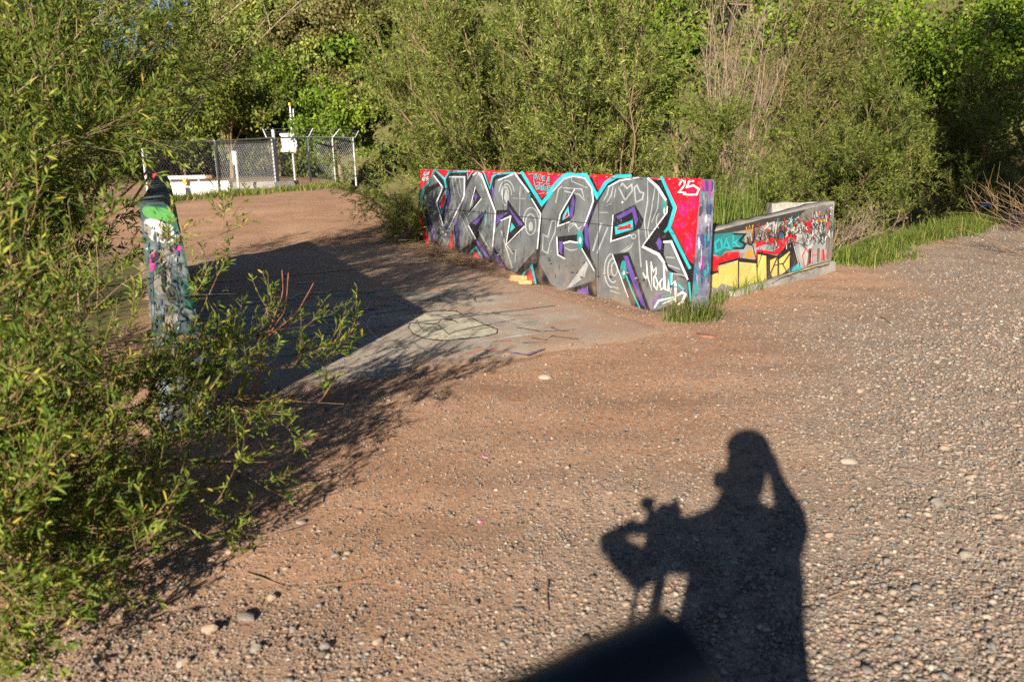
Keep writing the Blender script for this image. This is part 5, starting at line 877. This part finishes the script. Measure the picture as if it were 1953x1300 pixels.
for p, q in zip(seq[:-1], seq[1:]):
    A, B = G_[p], G_[q]; a = Acc(); tube1(a, [(A[0], A[1], Z_[p]), (B[0], B[1], Z_[q])], 0.026, 0.026, 6); link("top_rail", a.mesh("top_rail", True), fence, M_GALV)
    if p == "a": a = Acc(); tube1(a, [(A[0], A[1], Z_[p]-0.06), (B[0], B[1], Z_[q]-0.10)], 0.02, 0.02, 6); link("gate_rail", a.mesh("gate_rail", True), fence, M_GALV)
    # woven mesh
    L = float(np.linalg.norm((B-A)[:2])); h = min(Z_[p], Z_[q])-FZ-0.04; cell = 0.115; paths = []; u = (B-A)/L; nrm = np.array([u[1], -u[0], 0])
    for sgn in (1, -1):
        for s0 in np.arange(-h, L+h, cell):
            a0, a1 = (s0, s0+h) if sgn > 0 else (s0+h, s0)
            t0_, t1_ = 0.0, 1.0
            lo, hi = sorted(((0-a0)/(a1-a0), (L-a0)/(a1-a0))); t0_, t1_ = max(0, lo), min(1, hi)
            if t1_-t0_ < 0.02: continue
            P = [A+u*(a0+(a1-a0)*t)+np.array([0, 0, 0.04+h*t])+nrm*0.004*sgn for t in (t0_, t1_)]
            paths.append(P)
    V, F = tubes(np.array(paths), np.full((len(paths), 2), 0.0048), 3); a = Acc(); a.add(V, F); link("chain_link_mesh", a.mesh("chain_link_mesh"), fence, M_WIRE)
arms = {}
for n, (x0, y0), (x1, y1) in (("b", (508, 262), (501, 246)), ("c", (588, 262), (597, 245)), ("d", (635, 262), (648, 246)), ("e", (677, 263), (684, 250))):
    A = at_depth(x0, y0, G_[n][1]); B = at_depth(x1, y1, G_[n][1]); a = Acc(); tube1(a, [A, B], 0.022, 0.018, 5); link("barbed_wire_arm", a.mesh("barbed_wire_arm", True), fence, M_GALV); arms[n] = (A, B)
for t in (0.35, 0.65, 0.98):
    a = Acc(); pts = [arms[n][0]*(1-t)+arms[n][1]*t for n in ("b", "c", "d", "e")]; tube1(a, pts, 0.004, 0.004, 3); link("barbed_wire", a.mesh("barbed_wire"), fence, M_WIRE)
# pole-mounted cabinet
pb = ground(563, 343, FZ); yd = pb[1]; cab = empty("pole_cabinet", tuple(pb)); tag(cab, "grey utility cabinet on a pole with two thin masts, at the fence", "utility cabinet")
vpost("pole", pb, top_z(562, 290, pb), 0.05, cab)
lo, hi = at_depth(541, 288, yd), at_depth(567, 258, yd)
def bev_box(name, lo, hi, parent, mat, bev=0.02):
    bm = bmesh.new(); bmesh.ops.create_cube(bm, size=1.0); c = (np.array(lo)+np.array(hi))/2; s = np.abs(np.array(hi)-np.array(lo))
    for v in bm.verts: v.co = Vector((c[0]+v.co.x*s[0], c[1]+v.co.y*s[1], c[2]+v.co.z*s[2]))
    bmesh.ops.bevel(bm, geom=list(bm.edges), offset=bev, segments=2, affect='EDGES'); me = bpy.data.meshes.new(name); bm.to_mesh(me); bm.free(); return link(name, me, parent, mat)
bev_box("cabinet_body", (lo[0], yd-0.22, lo[2]), (hi[0], yd+0.18, hi[2]), cab, M_GREYBOX, 0.03)
l2, h2 = at_depth(537, 261, yd), at_depth(572, 254, yd); bev_box("cabinet_lid", (l2[0], yd-0.27, l2[2]+0.03), (h2[0], yd+0.22, h2[2]), cab, M_WHITEP, 0.015)
l2, h2 = at_depth(539, 290, yd), at_depth(569, 283, yd); bev_box("cabinet_base", (l2[0], yd-0.25, l2[2]), (h2[0], yd+0.2, h2[2]), cab, M_WHITEP, 0.015)
for (x0, y0), (x1, y1), r in (((557, 256), (553, 200), 0.035), ((562, 256), (559, 208), 0.022)):
    a = Acc(); tube1(a, [at_depth(x0, y0, yd), at_depth(x1, y1, yd)], r, r, 7); link("mast", a.mesh("mast", True), cab, M_WHITEP)
def small(name, x, y, w, h, parent, mat, dep, dy=0.12):
    p = at_depth(x, y, dep); s = dep/FPX; return bev_box(name, (p[0]-w*s/2, dep-dy, p[2]-h*s/2), (p[0]+w*s/2, dep+dy*0.2, p[2]+h*s/2), parent, mat, 0.01)
small("yellow_lamp", 569, 249, 6, 9, cab, M_YELP, yd); small("yellow_lamp", 539, 266, 4, 9, cab, M_YELP, yd); small("mast_cap", 554, 199, 5, 5, cab, M_YELP, yd); small("yellow_latch", 563, 289, 6, 4, cab, M_YELP, yd-0.25)
# things inside the yard
dA = float(G_["a"][1]); d1 = dA+1.2
def yard_box(name, x0, y0, x1, y1, dep, mat, label, cat, thick=0.35, ground_it=True):
    l, h = at_depth(x0, y1, dep), at_depth(x1, y0, dep); o = bev_box(name, (l[0], dep, FZ-0.1 if ground_it else l[2]), (h[0], dep+thick, h[2]), None, mat, 0.025); return tag(o, label, cat)
yard_box("concrete_barrier", 308, 345, 436, 370, d1, M_WHITEP, "low white concrete barrier inside the fence", "barrier")
yard_box("concrete_kerb", 440, 345, 565, 352, d1+2.6, M_CONC, "grey concrete kerb inside the fence behind the gate", "kerb")
beam = empty("barrier_beam", tuple(at_depth(360, 345, d1+1.0))); tag(beam, "white painted beam lying behind the low barrier", "beam")
l, h = at_depth(312, 343, d1+0.9), at_depth(392, 334, d1+0.9); bev_box("beam_body", (l[0], d1+0.9, l[2]), (h[0], d1+1.15, h[2]), beam, M_WHITEP, 0.02); l, h = at_depth(393, 341, d1+0.9), at_depth(404, 334, d1+0.9); bev_box("beam_end", (l[0], d1+0.9, l[2]), (h[0], d1+1.15, h[2]), beam, simple_mat("rust_paint", (0.28, 0.13, 0.09), 0.7), 0.015)
for x in (325, 380): vpost("leg", at_depth(x, 350, d1+1.02), float(at_depth(x, 341, d1+1.02)[2]), 0.05, beam, M_GALV, FZ-0.1)
vent = empty("vent_pipe", tuple(ground(454, 348, FZ))); tag(vent, "pale grey standing vent pipe behind the fence gate", "pipe"); pv = at_depth(454, 345, d1+1.8)
vpost("pipe_shaft", pv, float(at_depth(452, 312, d1+1.8)[2]), 0.05, vent, M_GALV, FZ-0.3); vpost("pipe_sleeve", pv+np.array([-0.02, 0, 0]), float(at_depth(449, 288, d1+1.8)[2]), 0.085, vent, M_WHITEP, float(at_depth(452, 314, d1+1.8)[2]), 12)
hyd = empty("marker_post", tuple(ground(302, 374, FZ))); tag(hyd, "white marker post with a red top beside the barrier", "marker post"); pm = ground(302, 376, FZ); vpost("post", pm, top_z(298, 346, pm), 0.06, hyd, M_WHITEP); vpost("red_top", pm, top_z(298, 331, pm), 0.075, hyd, M_REDP, top_z(298, 347, pm), 10)
small_y = small("yellow_valve", 355, 346, 7, 11, None, M_YELP, d1-0.02); tag(small_y, "small yellow valve fitting on the white barrier", "valve")
# ------------------------------------------------------------------ photographer (only the shadow falls in the picture)
HX = np.array([SH[0], SH[1], 0.0]); UX = np.array([HX[1], -HX[0], 0.0])
def bodyp(u, q, z): return UX*u+HX*q+np.array([0, 0, z])
gz = tz(0, -0.2)
M_CLOTH = simple_mat("dark_jacket", (0.05, 0.055, 0.07), 0.8, var=0.2, scale=20); M_SKIN = simple_mat("skin", (0.45, 0.28, 0.2), 0.5, var=0.1); M_BLACK = simple_mat("black_plastic", (0.012, 0.012, 0.014), 0.35, var=0.15, scale=30)
def skin_mesh(name, pts, edges, rad, parent, mat, sub=1, root=0):
    me = bpy.data.meshes.new(name); me.from_pydata([tuple(p) for p in pts], edges, []); o = link(name, me, parent, mat)
    md = o.modifiers.new("skin", 'SKIN'); me.skin_vertices[0].data[root].use_root = True
    for i, r in enumerate(rad): me.skin_vertices[0].data[i].radius = (r, r) if not isinstance(r, tuple) else r
    sb = o.modifiers.new("sub", 'SUBSURF'); sb.levels = sub; sb.render_levels = sub; md.use_smooth_shade = True; return o
person = empty("person", tuple(bodyp(0, -0.2, gz))); tag(person, "photographer in dark jacket standing with a camera raised to the eye", "person")
nodes = {"pel": (-.01, -.22, .80, .20), "sp": (-.01, -.22, 1.0, .195), "ch": (0.0, -.22, 1.13, .205), "nk": (-.045, -.195, 1.27, .10), "h0": (-.03, -.185, 1.37, .09), "h1": (-.03, -.18, 1.46, .112), "h2": (-.03, -.18, 1.54, .085),
         "rs": (.09, -.22, 1.215, .115), "re": (.165, -.10, 1.18, .085), "rw": (.095, -.07, 1.33, .032), "rh": (.08, -.07, 1.40, .040), "ls": (-.15, -.22, 1.15, .115), "le": (-.27, -.14, 1.08, .085), "lw": (-.34, -.04, 1.05, .05), "lh": (-.355, .01, 1.04, .036),
         "rl": (.09, -.22, .74, .12), "rk": (.11, -.2, .40, .08), "ra": (.12, -.22, .03, .055), "rf": (.12, -.06, -.04, .045), "ll": (-.09, -.22, .74, .12), "lk": (-.11, -.2, .40, .08), "la": (-.12, -.22, .03, .055), "lf": (-.12, -.06, -.04, .045)}
keys = list(nodes); ed = [("pel", "sp"), ("sp", "ch"), ("ch", "nk"), ("nk", "h0"), ("h0", "h1"), ("h1", "h2"), ("ch", "rs"), ("rs", "re"), ("re", "rw"), ("rw", "rh"), ("ch", "ls"), ("ls", "le"), ("le", "lw"), ("lw", "lh"), ("pel", "rl"), ("rl", "rk"), ("rk", "ra"), ("ra", "rf"), ("pel", "ll"), ("ll", "lk"), ("lk", "la"), ("la", "lf")]
# fingers: right hand closes on the camera grip, left hand on the rig handle
def fingers(hand, dirs, n0):
    h = nodes[hand]
    for i, (a_, b_) in enumerate(dirs):
        k1, k2 = f"{hand}{i}a", f"{hand}{i}b"; nodes[k1] = (h[0]+a_[0], h[1]+a_[1], h[2]+a_[2], .010); nodes[k2] = (h[0]+b_[0], h[1]+b_[1], h[2]+b_[2], .008); ed.append((hand, k1)); ed.append((k1, k2))
fingers("rh", [((-.005, .05, .035), (-.045, .06, .04)), ((-.003, .055, .015), (-.045, .065, .018)), ((-.003, .053, -.005), (-.043, .062, -.004)), ((-.003, .045, -.024), (-.038, .055, -.024)), ((-.04, .01, .03), (-.055, .03, .045))], 5)
fingers("lh", [((.0, .045, .03), (.03, .05, .035)), ((0, .05, .012), (.034, .056, .014)), ((0, .05, -.008), (.034, .055, -.008)), ((0, .042, -.026), (.03, .047, -.027)), ((.035, .0, .03), (.05, .02, .04))], 5)
keys = list(nodes); skin_mesh("body", [bodyp(*nodes[k][:2], nodes[k][2]+gz*(1 if nodes[k][2] < 0.3 else 0)) for k in keys], [(keys.index(a), keys.index(b)) for a, b in ed], [nodes[k][3] for k in keys], person, M_CLOTH)
a = Acc(); cc = bodyp(-.03, -.18, 1.50); t = np.linspace(0, math.pi/2, 7); V = []
for i in t:
    for j in range(20):
        w = 2*math.pi*j/20; V.append(cc+UX*0.107*math.cos(i)*math.cos(w)+HX*0.118*math.cos(i)*math.sin(w)+UP*0.098*math.sin(i))
V = np.array(V); a.add(V, np.array([(r*20+c, r*20+(c+1) % 20, (r+1)*20+(c+1) % 20, (r+1)*20+c) for r in range(6) for c in range(20)])); link("cap", a.mesh("cap", True), person, M_BLACK)
# still camera at the eye
sc_ = empty("still_camera", tuple(bodyp(0, -0.06, HC))); tag(sc_, "black still camera held to the photographer's eye", "camera")
def obox(name, u, q, z, su, sq, sz, parent, mat, bev=0.008):
    bm = bmesh.new(); bmesh.ops.create_cube(bm, size=1.0)
    for v in bm.verts: v.co = Vector((v.co.x*su, v.co.y*sq, v.co.z*sz))
    bmesh.ops.bevel(bm, geom=list(bm.edges), offset=bev, segments=2, affect='EDGES')
    for v in bm.verts: p = bodyp(u+v.co.x, q+v.co.y, z+v.co.z); v.co = Vector(tuple(p))
    me = bpy.data.meshes.new(name); bm.to_mesh(me); bm.free(); return link(name, me, parent, mat)
obox("camera_body", 0.01, -0.055, HC-0.015, 0.125, 0.045, 0.085, sc_, M_BLACK); obox("viewfinder_hump", 0.0, -0.055, HC+0.04, 0.05, 0.04, 0.03, sc_, M_BLACK)
# video rig on a tripod, steadied by the left hand
rig = empty("video_rig", tuple(bodyp(-0.34, 0.03, gz))); tag(rig, "video camera with lens hood and top handle on a tripod beside the photographer", "camera rig")
obox("rig_body", -0.315, 0.03, 1.045, 0.10, 0.12, 0.19, rig, M_BLACK); obox("battery", -0.255, 0.0, 1.05, 0.07, 0.08, 0.15, rig, M_BLACK)
def rtube(name, pts, r0, r1=None, sides=12): a = Acc(); tube1(a, [bodyp(u, .03, z) for u, z in pts], r0, r1, sides); return link(name, a.mesh(name, True), rig, M_BLACK)
rtube("lens_hood", [(-.475, 1.03), (-.50, 1.02), (-.525, 1.0)], 0.030, 0.036, 14); rtube("lens_barrel", [(-.36, .955), (-.41, .968), (-.45, .985), (-.485, 1.008)], 0.052, 0.036, 14)
rtube("top_handle", [(-.49, 1.035), (-.46, 1.055), (-.42, 1.062), (-.36, 1.07)], 0.024, 0.024, 8); rtube("follow_focus_knob", [(-.445, 1.07), (-.447, 1.09)], 0.012, 0.012, 8); rtube("microphone", [(-.33, 1.13), (-.29, 1.175)], 0.014, 0.012, 8)
rtube("monitor_arm", [(-.375, 1.06), (-.385, 1.13)], 0.022, 0.018, 8); obox("monitor", -.405, .03, 1.15, 0.05, 0.02, 0.05, rig, M_BLACK, 0.004); obox("monitor_shade", -.425, .03, 1.155, 0.03, 0.05, 0.02, rig, M_BLACK, 0.003)
obox("tripod_head", -0.355, 0.03, 0.93, 0.10, 0.06, 0.06, rig, M_BLACK, 0.02); rtube("pan_handle", [(-.355, .92), (-.345, .83), (-.335, .70)], 0.008, 0.008, 8)
for du, dq, r in ((.07, .22, .017), (.10, -.05, .020), (.02, -.2, .014)):
    a = Acc(); tube1(a, [bodyp(-.285, .03, .95), bodyp(-.285+du*0.5, .03+dq, gz)], r, r*0.8, 8); link("leg", a.mesh("leg", True), rig, M_BLACK)
# second camera hanging at the chest, its lens barrel jutting into the bottom of the view
sec = empty("hanging_camera", tuple(EYE+ray(1000, 1480)*0.40)); tag(sec, "out-of-focus black lens barrel jutting up from below, over the photographer's shadow", "camera lens")
p1 = EYE+ray(1292, 1268)*0.40; p0 = EYE+ray(800, 1526)*0.35; ax_ = unit(p1-p0)
a = Acc(); tube1(a, [p0, p0+ax_*0.05, p0+ax_*0.052, p1-ax_*0.006, p1], 0.0265, 0.0265, 28); 
link("lens_barrel", a.mesh("lens_barrel", True), sec, M_BLACK)
for k in (0.35, 0.7):
    a = Acc(); c_ = p0*(1-k)+p1*k; tube1(a, [c_-ax_*0.006, c_+ax_*0.006], 0.0272, 0.0272, 28); link("grip_ring", a.mesh("grip_ring", True), sec, M_BLACK)
bb = p0-ax_*0.04; bev_box("camera_body", bb-np.array([0.02, 0.03, 0.03]), bb+np.array([0.02, 0.03, 0.03]), sec, M_BLACK, 0.008)
